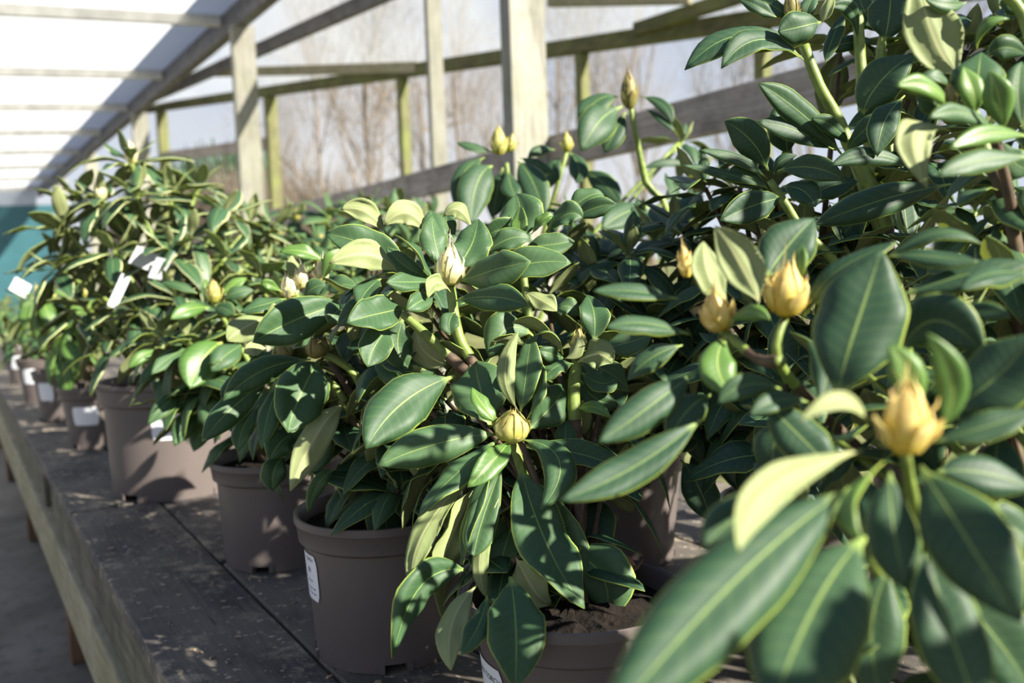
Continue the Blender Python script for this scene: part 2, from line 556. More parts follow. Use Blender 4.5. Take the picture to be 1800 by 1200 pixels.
# ------------------------------------------------------------------ leaf
def leaf_shape(P0, PB, P2, N0, width, fold=0.18, curl=0.25, wave=0.06, seed=0, nx=14, nc=4, thick=0.0009, twist=0.0):
    """a solid leaf blade on a quadratic spine P0-PB-P2; N0 points out of the upper face.
    Returns verts, faces, material index, uv per vertex."""
    rr = random.Random(seed)
    ph1, ph2 = rr.uniform(0, 6.28), rr.uniform(0, 6.28)
    fr = rr.uniform(5, 9)
    arch_ = rr.uniform(0.0, 0.10)
    cols = 2 * nc + 1
    Vt, Vb, UV = [], [], []
    N = Vector(N0)
    for i in range(nx + 1):
        t = i / nx
        p = bez(P0, PB, P2, t)
        T = ((PB - P0) * (1 - t) + (P2 - PB) * t)
        if T.length < 1e-9:
            T = P2 - P0
        T.normalize()
        N = N - T * N.dot(T)
        if N.length < 1e-6:
            N = T.orthogonal()
        N.normalize()
        Nn = N
        if twist:
            Nn = Matrix.Rotation(twist * t, 3, T) @ N
        S = T.cross(Nn).normalized()
        if t < 0.08:
            w = 0.055 + 0.05 * (t / 0.08)
        else:
            q = (t - 0.08) / 0.92
            w = 0.105 * (1 - q) + (math.sin(math.pi * q ** 1.02) ** 0.84)
            w = min(w, 1.0)
        if i == nx:
            w = 0.02
        hw = width * 0.5 * w
        for j in range(cols):
            s = (j - nc) / nc
            wv = wave * width * (s * s) * (math.sin(fr * t * 1.6 + (ph1 if s > 0 else ph2))) * math.sin(math.pi * min(1, t * 1.05))
            z = fold * abs(s) * hw - curl * (s ** 4) * hw + wv + arch_ * width * math.sin(2.2 * math.pi * t + ph1) * 0.5
            x = s * hw * (1 - 0.10 * curl * s * s)
            v = p + S * x + Nn * z
            Vt.append(v)
            Vb.append(v - Nn * thick)
            UV.append((0.5 + 0.5 * s, t))
    V = Vt + Vb
    n1 = len(Vt)
    Fc, idx = [], []
    for i in range(nx):
        for j in range(cols - 1):
            a, b_, c, d = i * cols + j, i * cols + j + 1, (i + 1) * cols + j + 1, (i + 1) * cols + j
            Fc.append((a, b_, c, d)); idx.append(0)
            Fc.append((n1 + a, n1 + d, n1 + c, n1 + b_)); idx.append(1)
    ring = [j for j in range(cols)] + [i * cols + cols - 1 for i in range(1, nx + 1)] + [nx * cols + j for j in range(cols - 2, -1, -1)] + [i * cols for i in range(nx - 1, 0, -1)]
    for k in range(len(ring)):
        a, b_ = ring[k], ring[(k + 1) % len(ring)]
        Fc.append((b_, a, n1 + a, n1 + b_)); idx.append(2)
    return V, Fc, idx, UV + UV


# check orientation once: S = T x N, columns run along +S, so (a,b,c,d) winds S then T: S x T = N
BANK = {}


def bank_leaf(kind, top):
    """shared leaf meshes, unit length along +X, upper face +Z"""
    key = (kind, top)
    if key not in BANK:
        lst = []
        rr = random.Random(hash(kind) % 1000 if isinstance(kind, int) else len(str(kind)) * 13)
        for k in range(6):
            droop = {'flat': 0.05, 'arch': 0.28, 'droop': 0.55, 'up': -0.12}[kind] + rr.uniform(-0.06, 0.06)
            x2 = math.sqrt(max(0.2, 1 - droop * droop))
            V, Fc, idx, UV = leaf_shape(Vector((0, 0, 0)), Vector((0.5, 0.03 * rr.uniform(-1, 1), max(0.04, droop * 0.25) + 0.06)), Vector((x2, rr.uniform(-.06, .06), -droop)),
                                        Vector((0, 0, 1)), rr.uniform(0.34, 0.45), rr.uniform(0.05, 0.35), rr.uniform(0.1, 0.5), rr.uniform(0.02, 0.10), k * 7 + 1, nx=9, nc=2, thick=0.006)
            lst.append(mesh('leaf', V, Fc, [top, 'under', 'edge'], idx, True, UV))
        BANK[key] = lst
    return BANK[key]


def bud_mesh(L, R, m, seed=0, flare=0.25, n=13):
    rr = random.Random(seed)
    V, Fc, UV = [], [], []
    seg, rings = 10, 7
    for i in range(rings):
        t = i / (rings - 1)
        r = R * 0.86 * (math.sin(math.pi * (0.12 + 0.86 * t) ** 0.8)) if i < rings - 1 else R * 0.03
        for k in range(seg):
            a = 2 * math.pi * k / seg
            V.append((r * math.cos(a), r * math.sin(a), L * 0.9 * t))
            UV.append((k / seg, t))
    for i in range(rings - 1):
        for k in range(seg):
            k2 = (k + 1) % seg
            Fc.append((i * seg + k, i * seg + k2, (i + 1) * seg + k2, (i + 1) * seg + k))
    Fc.append(tuple(range(seg - 1, -1, -1)))
    Fc.append(tuple((rings - 1) * seg + k for k in range(seg)))
    # overlapping pointed scales
    for s in range(n):
        a0 = 2.4 * s + rr.uniform(-.2, .2)
        z0 = L * (0.0 + 0.35 * s / n)
        sl = L * (0.42 + 0.5 * s / n) * rr.uniform(0.7, 1.15)
        hw = 0.55 * (1 - 0.35 * s / n)
        b0 = len(V)
        R2 = 6
        for i in range(R2 + 1):
            t = i / R2
            z = z0 + sl * t
            tt = min(1.0, z / (L * 0.9))
            r = R * (math.sin(math.pi * min(0.985, (0.12 + 0.86 * tt)) ** 0.8)) * 0.9 + R * (0.06 + 0.05 * (1 - s / n) + flare * t * t * rr.uniform(0.4, 1.5) * (1.4 - s / n))
            w = hw * (1 - t ** 2.2) ** 0.8 if i < R2 else 0.03
            for j in (-1, -0.5, 0, 0.5, 1):
                a = a0 + j * w
                rj = r * (1 + (0.03 if j == 0 else 0))
                V.append((rj * math.cos(a), rj * math.sin(a), z))
                UV.append((0.5 + 0.5 * j, t))
        for i in range(R2):
            for j in range(4):
                a, b_ = b0 + i * 5 + j, b0 + i * 5 + j + 1
                Fc.append((a, b_, b_ + 5, a + 5))
    return mesh('bud', V, Fc, [m], None, True, UV)


# ------------------------------------------------------------------ pots
def pot_mesh(R, H, br):
    """moulded nursery pot: deep rim band, tapered wall, feet with drain notches, hollow inside"""
    seg = 64
    rim_h = 0.19 * H
    prof = [(br, 0.0), (br * 1.004, 0.055 * H), (br * 1.004, 0.055 * H), (br + (R * 0.90 - br) * 0.5, 0.45 * H), (R * 0.895, H - rim_h - 0.004), (R * 0.955, H - rim_h + 0.002),
            (R * 0.975, H - 0.016), (R * 1.0, H - 0.012), (R * 1.0, H - 0.001), (R * 0.985, H), (R * 0.955, H - 0.002), (R * 0.925, H - 0.012), (R * 0.865, H - rim_h - 0.01), (br * 0.95, 0.02)]
    V, Fc = [], []
    for r, z in prof:
        for k in range(seg):
            a = 2 * math.pi * k / seg
            V.append((r * math.cos(a), r * math.sin(a), z))
    for i in range(len(prof) - 1):
        if i == 1:
            continue
        for k in range(seg):
            if i == 0 and (k % 16) in (0, 1, 2):
                continue                      # drain notch
            k2 = (k + 1) % seg
            Fc.append((i * seg + k, i * seg + k2, (i + 1) * seg + k2, (i + 1) * seg + k))
    n = len(V)
    V.append((0, 0, 0.02))
    for k in range(seg):
        Fc.append(((len(prof) - 1) * seg + k, (len(prof) - 1) * seg + (k + 1) % seg, n))
    n2 = len(V)                               # underside, lifted off the bench
    for k in range(seg):
        a = 2 * math.pi * k / seg
        V.append((br * 0.90 * math.cos(a), br * 0.90 * math.sin(a), 0.055 * H))
        V.append((br * 0.90 * math.cos(a), br * 0.90 * math.sin(a), 0.0))
    for k in range(seg):
        k2 = (k + 1) % seg
        Fc.append((k + seg, n2 + 2 * k, n2 + 2 * k2, k2 + seg))
        if (k % 16) not in (0, 1, 2):
            Fc.append((k, k2, n2 + 2 * k2 + 1, n2 + 2 * k + 1))
            Fc.append((n2 + 2 * k, n2 + 2 * k + 1, n2 + 2 * k2 + 1, n2 + 2 * k2))
    # cheek ribs beside each notch
    for q in range(4):
        for kk in (-0.75, 3.0):
            a0 = 2 * math.pi * (q * 16 + kk) / seg
            a1 = 2 * math.pi * (q * 16 + kk + 0.75) / seg
            b0 = len(V)
            for (r, z) in ((br + 0.004, 0.0), (br + 0.004, 0.055 * H), (br - 0.002, 0.07 * H), (br - 0.004, 0.0)):
                for a in (a0, a1):
                    V.append((r * math.cos(a), r * math.sin(a), z))
            Fc += [(b0, b0 + 1, b0 + 3, b0 + 2), (b0 + 2, b0 + 3, b0 + 5, b0 + 4), (b0, b0 + 2, b0 + 4, b0 + 6), (b0 + 1, b0 + 7, b0 + 5, b0 + 3)]
    me = mesh('pot', V, Fc, ['pot'], None, True)
    me.set_sharp_from_angle(angle=math.radians(35))
    return me


def soil_mesh(r, seed):
    rr = random.Random(seed)
    V, Fc = [(0, 0, 0.012)], []
    seg, rings = 28, 6
    for i in range(1, rings + 1):
        for k in range(seg):
            a = 2 * math.pi * k / seg
            q = i / rings
            V.append((r * q * math.cos(a), r * q * math.sin(a), 0.012 * (1 - q) + (rr.uniform(-.005, .005) if i < rings else 0)))
    for k in range(seg):
        Fc.append((0, 1 + k, 1 + (k + 1) % seg))
    for i in range(rings - 1):
        for k in range(seg):
            k2 = (k + 1) % seg
            Fc.append((1 + i * seg + k, 1 + (i + 1) * seg + k, 1 + (i + 1) * seg + k2, 1 + i * seg + k2))
    return mesh('soil', V, Fc, ['soil'], None, False)


def text_pts(txt, size):
    cu = bpy.data.curves.new('txt', 'FONT')
    cu.body = txt
    cu.size = size
    cu.resolution_u = 3
    o = bpy.data.objects.new('txt', cu)
    COL.objects.link(o)
    dg = bpy.context.evaluated_depsgraph_get()
    me = bpy.data.meshes.new_from_object(o.evaluated_get(dg))
    V = [v.co.copy() for v in me.vertices]
    Fc = [tuple(p.vertices) for p in me.polygons]
    bpy.data.objects.remove(o)
    bpy.data.meshes.remove(me)
    bpy.data.curves.remove(cu)
    return V, Fc


def pot_label(pot, R, H, br, ang, w, h, z0, lines, align=0.1):
    """sticker wrapped round the pot wall; ang = centre angle, z0 = bottom, lines = [(text, size, x, y)]"""
    def rad(z):
        if z > H * 0.81:
            return R * 0.965 + 0.0022
        return br + (R * 0.895 - br) * (z / (H * 0.79)) + 0.0012
    def wrap(x, y, off=0.0):
        r = rad(z0 + y) + off
        a = ang + (x - w / 2) / rad(z0 + h / 2)
        return Vector((r * math.cos(a), r * math.sin(a), z0 + y))
    V, Fc = [], []
    nx, ny = 16, 8
    c = 0.006
    for j in range(ny + 1):
        y = h * j / ny
        ins = c if j in (0, ny) else (0.0015 if j in (1, ny - 1) else 0)
        for i in range(nx + 1):
            V.append(wrap(ins + (w - 2 * ins) * i / nx, y))
    for j in range(ny):
        for i in range(nx):
            a = j * (nx + 1) + i
            Fc.append((a, a + 1, a + nx + 2, a + nx + 1))
    lab = link('label', mesh('label', V, Fc, ['label'], None, True), pot)
    lab['label'] = 'white paper price label'
    V, Fc = [], []
    for (txt, size, x, y) in lines:
        if txt is None:                     # a line of print too small to read
            q = [(x, y), (x + size, y), (x + size, y + 0.0016), (x, y + 0.0016)]
            n = len(V)
            K = 8
            for i in range(K + 1):
                xx = x + size * i / K
                V += [wrap(xx, y, 0.0004), wrap(xx, y + 0.0016, 0.0004)]
            for i in range(K):
                if i % 3 != 2:
                    Fc.append((n + 2 * i, n + 2 * i + 2, n + 2 * i + 3, n + 2 * i + 1))
            continue
        tv, tf = text_pts(txt, size)
        n = len(V)
        V += [wrap(x + v.x, y + v.y, 0.0004) for v in tv]
        Fc += [tuple(n + k for k in f) for f in tf]
    if V:
        link('print', mesh('print', V, Fc, ['ink']), lab)
    return lab


# ------------------------------------------------------------------ plant assembly
BENCH_Z = 0.70
POTS = {}


class Plant:
    def __init__(self, name, x, y, R, H, br, label, group=None, rot=0.0, top='top', seed=1, soil_drop=0.025):
        self.base = Vector((x, y, BENCH_Z))
        self.root = empty(name, self.base)
        tag(self.root, label, 'potted plant', group)
        key = (R, H, br)
        if key not in POTS:
            POTS[key] = pot_mesh(R, H, br)
        self.pot = link('pot', POTS[key], self.root)
        self.pot.rotation_euler.z = rot
        self.dim = key
        self.rot = rot
        s = link('soil', soil_mesh(R * 0.935, seed), self.root, (0, 0, H - soil_drop))
        self.soil = self.base + Vector((0, 0, H - soil_drop))
        self.top = top
        self.wf = 1.0
        self.woody = 0.55
        self.rnd = random.Random(seed)
        self.n = 0
        self.branches = {}

    def label(self, cam_ang, w, h, z0, lines):
        """cam_ang: world angle of the label centre"""
        R, H, br = self.dim
        return pot_label(self.pot, R, H, br, cam_ang - self.rot, w, h, z0, lines)

    def branch(self, key, tip, r=0.006, via=None, brown=False, start=None):
        tip = Vector(tip)
        a = Vector(start) if start is not None else self.soil + Vector((self.rnd.uniform(-.02, .02), self.rnd.uniform(-.02, .02), -0.03))
        if via is None:
            d = tip - a
            via = [a + Vector((d.x * 0.25, d.y * 0.25, d.z * 0.5)) + Vector((self.rnd.uniform(-.02, .02), self.rnd.uniform(-.02, .02), 0))]
        pts = [a] + [Vector(v) for v in via] + [tip]
        # smooth through the points (Catmull-Rom)
        out = []
        n = len(pts)
        for i in range(n - 1):
            p0, p1, p2, p3 = pts[max(i - 1, 0)], pts[i], pts[i + 1], pts[min(i + 2, n - 1)]
            for k in range(4):
                t = k / 4
                out.append(0.5 * ((2 * p1) + (p2 - p0) * t + (2 * p0 - 5 * p1 + 4 * p2 - p3) * t * t + (3 * p1 - p0 - 3 * p2 + p3) * t ** 3))
        out.append(pts[-1])
        m = len(out)
        rr = [r * (1.35 - 0.55 * i / (m - 1)) * (1 + 0.08 * self.rnd.uniform(-1, 1)) for i in range(m)]
        V, Fc = tube([p - self.base for p in out], rr, 8)
        idx = [1 if (brown or k // 8 < (m - 1) * self.woody) else 0 for k in range(len(Fc))]
        o = link('branch', mesh('branch', V, Fc, ['stem', 'stem_b'], idx, True), self.root)
        self.branches[key] = o
        self.tip = tip
        return o

    def leaf(self, br, P0, PM, P2, N, width, top=None, **kw):
        P0, PM, P2 = Vector(P0), Vector(PM), Vector(P2)
        PB = PM * 2 - (P0 + P2) * 0.5
        self.n += 1
        z = Vector()
        V, Fc, idx, UV = leaf_shape(z, PB - P0, P2 - P0, N, width, seed=self.n * 17 + 3, **kw)
        return link('leaf', mesh('leaf', V, Fc, [top or self.top, 'under', 'edge'], idx, True, UV), self.branches[br], P0 - self.base)

    def leaf_px(self, br, crop, bx, by, mx, my, tx, ty, w, roll_, d0, d1, bulge=0.0, top=None, **kw):
        """leaf seen in the photograph: base, middle, tip (3x crop pixels), apparent width, roll of the upper
        face away from the viewer, depth at base and tip"""
        ox, oy = crop
        g = lambda x, y, d: PX(ox + x / 3, oy + y / 3, d)
        P0, P2 = g(bx, by, d0), g(tx, ty, d1)
        dm = (d0 + d1) / 2 - bulge
        PM = g(mx, my, dm)
        T = (P2 - P0).normalized()
        e = (CAM - PM).normalized()
        e = (e - T * e.dot(T)).normalized()
        v = T.cross(e)
        sgn = 1 if v.z >= 0 else -1
        if roll_ > 140:
            kw['fold'] = max(kw.get('fold', 0.2), 0.45)
        if roll_ > 140:                  # rolled-up blade: pale underside turned to the light
            roll_ = -roll_
        a = math.radians(roll_)
        N = e * math.cos(a) + v * sgn * math.sin(a)
        width = 1.14 * w / 3 * dm / F / max(abs(math.cos(a)), 0.42)
        return self.leaf(br, P0, PM, P2, N, width, top, **kw)

    def bud(self, br, p, axis, L, R, m='bud', seed=0, flare=0.25):
        me = bud_mesh(L, R, m, seed, flare)
        o = link('bud', me, self.branches[br], Vector(p) - self.base)
        o.rotation_euler = Vector(axis).to_track_quat('Z', 'Y').to_euler()
        return o

    def rosette(self, c, axis=None, n=11, L=0.12, spread=(35, 105), bud=None, top=None, r=0.005, droop=0.5, brown=False, start=None, via=None, key=None):
        """a whorl of shared leaves on a branch that ends at c"""
        c = Vector(c)
        rd = self.rnd
        if key is None:
            key = 'r%d' % len(self.branches)
            self.branch(key, c, r, via, brown, start)
        b = self.branches[key]
        if axis is None:
            d = c - self.soil
            axis = Vector((d.x * 0.7, d.y * 0.7, abs(d.z) + 0.12)).normalized()
        axis = Vector(axis).normalized()
        q = axis.to_track_quat('Z', 'Y').to_matrix()
        a0 = rd.uniform(0, 6.28)
        for i in range(n):
            f = i / max(1, n - 1)
            az = a0 + i * 2.39996 + rd.uniform(-.2, .2)
            el = math.radians(spread[0] + (spread[1] - spread[0]) * f + rd.uniform(-10, 10))
            x = q @ Vector((math.sin(el) * math.cos(az), math.sin(el) * math.sin(az), math.cos(el)))
            z = (axis - x * axis.dot(x))
            if z.length < 0.2:
                z = Vector((0, 0, 1)) - x * x.z
            z = z + 0.35 * (Vector((0, 0, 1)) - x * x.z)
            z.normalize()
            y = z.cross(x).normalized()
            kind = 'up' if f < 0.2 else ('flat' if rd.random() > 0.75 else ('arch' if rd.random() > droop else 'droop'))
            me = rd.choice(bank_leaf(kind, top or self.top))
            s = L * (0.55 + 0.45 * min(1, f * 2)) * rd.uniform(0.82, 1.12)
            o = link('leaf', me, b)
            p = c - self.base - axis * (0.022 * f) + x * 0.004
            wf = s * rd.uniform(0.88, 1.12) * self.wf
            o.matrix_local = Matrix(((x.x * s, y.x * wf, z.x * s, p.x), (x.y * s, y.y * wf, z.y * s, p.y), (x.z * s, y.z * wf, z.z * s, p.z), (0, 0, 0, 1)))
        if bud:
            m, bl, brd = bud
            self.bud(key, c - axis * 0.004, axis, bl, brd, m, len(self.branches))
        return key


C1, C2, C3, C4, C5, C6, C7, C8, C9 = (0, 0), (600, 0), (1200, 0), (0, 400), (600, 400), (1200, 400), (0, 800), (600, 800), (1200, 800)


def q(crop, x, y, d):
    return PX(crop[0] + x / 3, crop[1] + y / 3, d)

# ------------------------------------------------------------------ the setting
g = link('floor', bevel_box('floor', (-45, -15, -0.1), (2.1, 75, 0.0), 'floor', 0))
tag(g, 'worn grey concrete path strewn with litter beside the bench', kind='structure')


def ground_mesh():
    rr = random.Random(5)
    nx, ny = 30, 40
    V, Fc = [], []
    for j in range(ny + 1):
        for i in range(nx + 1):
            x = 2.1 + 70 * (i / nx) ** 1.6
            y = -15 + 90 * j / ny
            V.append((x, y, -0.02 + 0.02 * max(0, x - 8) + (rr.uniform(-.05, .05) if i else 0)))
    for j in range(ny):
        for i in range(nx):
            a = j * (nx + 1) + i
            Fc.append((a, a + 1, a + nx + 2, a + nx + 1))
    return mesh('ground', V, Fc, ['grass'], None, True)


tag(link('floor', ground_mesh()), 'rough brownish grass field beyond the timber rail', kind='structure')

# roof beams, posts and rails
BX, BZ = 2.40, 3.52
p = Vector((BX, 3.0, BZ)); e_ = Vector((BX, 27.0, BZ))
b = link('roof_beam', beam_mesh('roof_beam', p, e_, 0.10, 0.20, 'beam'), None, p)
tag(b, 'long weathered grey timber roof beam carried by the pale posts', 'beam')
up_z = BZ - 0.10
for i, y in enumerate((3.65, 8.1, 12.9, 17.4, 21.9)):
    a = Vector((BX, y, 0)); c = Vector((BX, y, up_z))
    o = link('timber_post', beam_mesh('timber_post', a, c, 0.20, 0.09, 'post', 0.008, (0, 1, 0)), None, a)
    tag(o, ['first broad pale timber post under the roof beam, behind the green-budded rhododendron', 'second broad pale timber post under the roof beam, close beside a mossy post',
            'third broad pale timber post under the roof beam, behind the cream-edged rhododendron', 'fourth broad pale timber post along the roof beam, partly hidden by cream-edged leaves',
            'fifth and farthest broad pale timber post along the roof beam'][i], 'post', 'broad posts under the roof beam')

# upper back beam of the net, rising away, with its mossy posts
BB0 = on_z(1343, 33, 2.6)
BB1 = PX(293, 187, 12.0)
dirB = (BB1 - BB0).normalized()
BBs = BB0 - dirB * 3.0
BBe = BBs + dirB * ((2.60 - BBs.x) / dirB.x)
o = link('mossy_beam', beam_mesh('mossy_beam', BBs, BBe, 0.09, 0.10, 'beam_m'), None, BBs)
tag(o, 'thin mossy timber beam along the lower edge of the shade net', 'beam')


def on_back(xpx):
    lo, hi = 0.0, (BBe - BBs).length
    for _ in range(60):
        m_ = (lo + hi) / 2
        if proj(BBs + dirB * m_)[0] > xpx:
            lo = m_
        else:
            hi = m_
    return BBs + dirB * lo


for k, (xp, w) in enumerate(((1340, 0.075), (1022, 0.075), (706, 0.085), (474, 0.12), (283, 0.13))):
    t_ = on_back(xp)
    a = Vector((t_.x, t_.y, 0)); c = Vector((t_.x, t_.y, t_.z - 0.05 - (0.012 if w > 0.1 else 0.003)))
    o = link('mossy_post', beam_mesh('mossy_post', a, c, w, w, 'post_m', 0.01, (0, 1, 0)), None, a)
    tag(o, ['mossy post half hidden by the long leaves of the tallest dark rhododendron', 'slender mossy post under the net edge, behind the tall pointed bud',
            'slender mossy post under the net edge, close beside the slim pale post', 'mossy post close beside the second broad pale post',
            'mossy post between the second and third broad pale posts'][k], 'post', 'mossy posts under the shade net')

NA, NB, NC, ND = Vector((2.494, 3.0, BZ + 0.11)), BBs + Vector((0, 0, .055)), BBe + Vector((0, 0, .055)), Vector((2.494, 14.2, BZ + 0.11))


def net_z(x, y):
    """height of the shade net (bilinear between the added shade board and the back beam, slightly sagging)"""
    lo, hi = 0.0, 1.0
    for _ in range(50):
        v_ = (lo + hi) / 2
        P_, Q_ = NA * (1 - v_) + ND * v_, NB * (1 - v_) + NC * v_
        t_ = (x - P_.x) / (Q_.x - P_.x)
        if P_.y + (Q_.y - P_.y) * t_ < y:
            lo = v_
        else:
            hi = v_
    t_ = min(1.0, max(0.0, t_))
    return P_.z + (Q_.z - P_.z) * t_ - 0.03 * math.sin(math.pi * t_)


def under_net(xp, yp, drop):
    """point in the direction of a pixel that lies `drop` below the net"""
    d_ = 2.5
    while d_ < 16:
        p_ = PX(xp, yp, d_)
        if p_.x > 2.5 and p_.z >= net_z(p_.x, p_.y) - drop:
            return p_
        d_ += 0.01
    return PX(xp, yp, 12.0)


# second purlin under the net, and a slim pale post below it
p = under_net(700, -22, 0.075); e_ = under_net(345, 137, 0.075)
e_ = p + (e_ - p) * ((2.492 - p.x) / (e_.x - p.x))        # runs up to the added shade board
PU0, PU1 = p.copy(), e_.copy()
o = link('net_purlin', beam_mesh('net_purlin', p, e_, 0.06, 0.12, 'beam'), None, p)
tag(o, 'dark timber purlin running under the middle of the shade net', 'beam')
p2 = PX(757, -60, 6.0)
a = Vector((p2.x, p2.y, 0)); c = Vector((p2.x, p2.y, net_z(p2.x, p2.y) - 0.002))
o = link('slim_post', beam_mesh('slim_post', a, c, 0.105, 0.05, 'post', 0.006, (0, 1, 0)), None, a)
tag(o, 'slim pale timber post between the two broad posts, behind the side rail', 'post')
ra, rb = under_net(392, 127, 0.05), under_net(735, 118, 0.05)
for _ in range(200):                                      # its near end butts against the side of the purlin
    if ra.x - (PU0.x + (PU1.x - PU0.x) * (ra.y - PU0.y) / (PU1.y - PU0.y)) < 0.045:
        break
    ra = ra + (ra - rb).normalized() * 0.02
for k, (pa, qa, w, h, m_) in enumerate(((ra, rb, 0.05, 0.09, 'rail_wood'), (under_net(1390, -36, 0.045), under_net(1118, 52, 0.045), 0.06, 0.08, 'beam_m'), (under_net(965, 4, 0.035), under_net(1215, -2, 0.035), 0.05, 0.06, 'rail_wood'))):
    o = link('net_rafter', beam_mesh('net_rafter', pa, qa, w, h, m_), None, pa)
    tag(o, ['pale brown timber rafter crossing below the net between two purlins', 'dark mossy rafter sloping down to the net edge beam', 'thin pale rafter high above the tall dark rhododendron'][k], 'rafter')

# side rails
RX = 2.52
for k, (ya, yb, za, zb, h) in enumerate(((0.9, 5.35, 1.86, 1.78, 0.155), (5.36, 12.0, 1.78, 1.70, 0.15))):
    p, e_ = Vector((RX, ya, za)), Vector((RX, yb, zb))
    o = link('side_rail', beam_mesh('side_rail', p, e_, 0.045, h, 'siderail'), None, p)
    tag(o, ['weathered grey plank rail with a dark knot behind the tall rhododendrons', 'weathered grey plank rail farther along, behind the slim pale post'][k], 'rail')
pa_, pb_ = on_back(283), on_back(474)
p, e_ = Vector((pa_.x - 0.02, pa_.y + 0.02, 2.86)), Vector((pb_.x + 0.02, pb_.y - 0.02, 2.66))
o = link('side_rail', beam_mesh('side_rail', p, e_, 0.05, 0.13, 'siderail'), None, p)
tag(o, 'short grey rail joining two mossy posts behind the second broad pale post', 'rail')


def quad_sheet(name, A, B, Cc, D, m, n=10, sag=0.0, t=0.004):
    """thin sheet of real thickness over four corners"""
    V, Fc = [], []
    A, B, Cc, D = map(Vector, (A, B, Cc, D))
    for s_ in (0, 1):
        for j in range(n + 1):
            for i in range(n + 1):
                u_, v_ = i / n, j / n
                pt = (A * (1 - u_) + B * u_) * (1 - v_) + (D * (1 - u_) + Cc * u_) * v_
                V.append(pt + Vector((0, 0, -sag * math.sin(math.pi * u_) - t * s_)))
    k = (n + 1) ** 2
    for j in range(n):
        for i in range(n):
            a = j * (n + 1) + i
            Fc.append((a, a + 1, a + n + 2, a + n + 1))
            Fc.append((k + a + n + 1, k + a + n + 2, k + a + 1, k + a))
    return mesh(name, V, Fc, [m], None, True)


V_net = quad_sheet('ceiling', NA, NB, NC, ND, 'net', 12, 0.03)
# a woven net is one sheet: keep only its upper layer
bm = bmesh.new(); bm.from_mesh(V_net)
bm.verts.ensure_lookup_table()
bmesh.ops.delete(bm, geom=bm.verts[169:], context='VERTS')
bm.to_mesh(V_net); bm.free()
tag(link('ceiling', V_net), 'grey see-through shade net stretched over the back of the shelter', kind='structure')

# white sheet roof over the path, on battens
SL = 0.055


def roof_z(x):
    return BZ + 0.10 - SL * (BX - x)


rf = quad_sheet('ceiling', (BX + 0.02, 6.2, roof_z(BX) + 0.004), (-4.5, 6.2, roof_z(-4.5) + 0.002), (-4.5, 27, roof_z(-4.5) + 0.002), (BX + 0.02, 27, roof_z(BX) + 0.004), 'white_sheet', 8, 0.0)
bm = bmesh.new(); bm.from_mesh(rf)
bm.verts.ensure_lookup_table()
bmesh.ops.delete(bm, geom=bm.verts[81:], context='VERTS')
bm.to_mesh(rf); bm.free()
rf_o = tag(link('ceiling', rf), 'white translucent sheet roof on battens over the path', kind='structure')
for y in (6.45, 8.55, 11.1, 13.4, 15.8, 18.3, 20.8, 23.3, 25.8):
    pa, qa = Vector((BX - 0.06, y, roof_z(BX - 0.06) - 0.05)), Vector((-4.5, y, roof_z(-4.5) - 0.05))
    link('batten', beam_mesh('batten', pa, qa, 0.06, 0.10, 'batten'), rf_o, pa)
# board added beside the beam only to throw the shadow strip on the sheet
p, e_ = Vector((BX + 0.069, 3.0, BZ + 0.36)), Vector((BX + 0.069, 27.0, BZ + 0.36))
o = link('added_shade_board', beam_mesh('added_shade_board', p, e_, 0.04, 0.62, 'beam'), None, p)
tag(o, 'added grey board along the roof beam, there to shade the white sheet', 'board')

# far end: white end sheet and teal sheet
o = link('end_sheet', quad_sheet('end_sheet', (-4.5, 26.99, 0.0), (2.34, 26.99, 0.0), (2.34, 26.99, roof_z(2.34) - 0.002), (-4.5, 26.99, roof_z(-4.5) - 0.002), 'white_sheet', 4))
tag(o, 'white translucent end sheet closing the far end of the roof', 'sheet')
ta, tb = PX(-260, 480, 21), PX(103, 480, 22.0)
o = link('teal_screen', bevel_box('teal_screen', (0, 0, 0), ((tb - ta).xy.length, 0.06, 3.05), 'teal', 0.01), None, (ta.x, ta.y, 0))
o.rotation_euler.z = math.atan2(tb.y - ta.y, tb.x - ta.x)
tag(o, 'plain teal screen at the far end of the path', 'screen')

# ------------------------------------------------------------------ background trees


def tree_mesh(seed, h, spread=0.55, depth=5, r0_=0.11, mats=('twig',), lean=0.0, start=0.25):
    rr = random.Random(seed)
    V, Fc = [], []

    def seg(p, q_, ra, rb, n):
        t = (q_ - p)
        if t.length < 1e-6:
            return
        s_ = t.orthogonal().normalized()
        b_ = t.normalized().cross(s_)
        k = len(V)
        for (c, r) in ((p, ra), (q_, rb)):
            for i in range(n):
                a = 6.283 * i / n
                V.append(c + (s_ * math.cos(a) + b_ * math.sin(a)) * r)
        for i in range(n):
            i2 = (i + 1) % n
            Fc.append((k + i, k + i2, k + n + i2, k + n + i))

    def grow(p, d, L, r, lev):
        n = 6 if lev < 2 else (4 if lev < 3 else 3)
        steps = 5 if lev < 3 else 3
        for i in range(steps):
            d2 = (d + Vector((rr.gauss(0, .13), rr.gauss(0, .13), rr.gauss(0.03, .08)))).normalized()
            q_ = p + d2 * (L / steps)
            rb = r * 0.86
            seg(p, q_, r, rb, n)
            if lev < depth and (lev > 0 or i >= steps * start):
                for _ in range(2):
                    if rr.random() < 0.8:
                        ax = Vector((rr.gauss(0, 1), rr.gauss(0, 1), rr.gauss(0.25, .6))).normalized()
                        dn = (d2 * (1 - spread) + ax * spread * 1.2 + Vector((0, 0, 0.12))).normalized()
                        grow(q_, dn, L * rr.uniform(0.42, 0.72), rb * rr.uniform(0.40, 0.62), lev + 1)
            p, d, r = q_, d2, rb

    grow(Vector((0, 0, -0.1)), Vector((lean, 0, 1)).normalized(), h * 0.62, r0_, 0)
    return mesh('tree', V, Fc, list(mats), None, False)


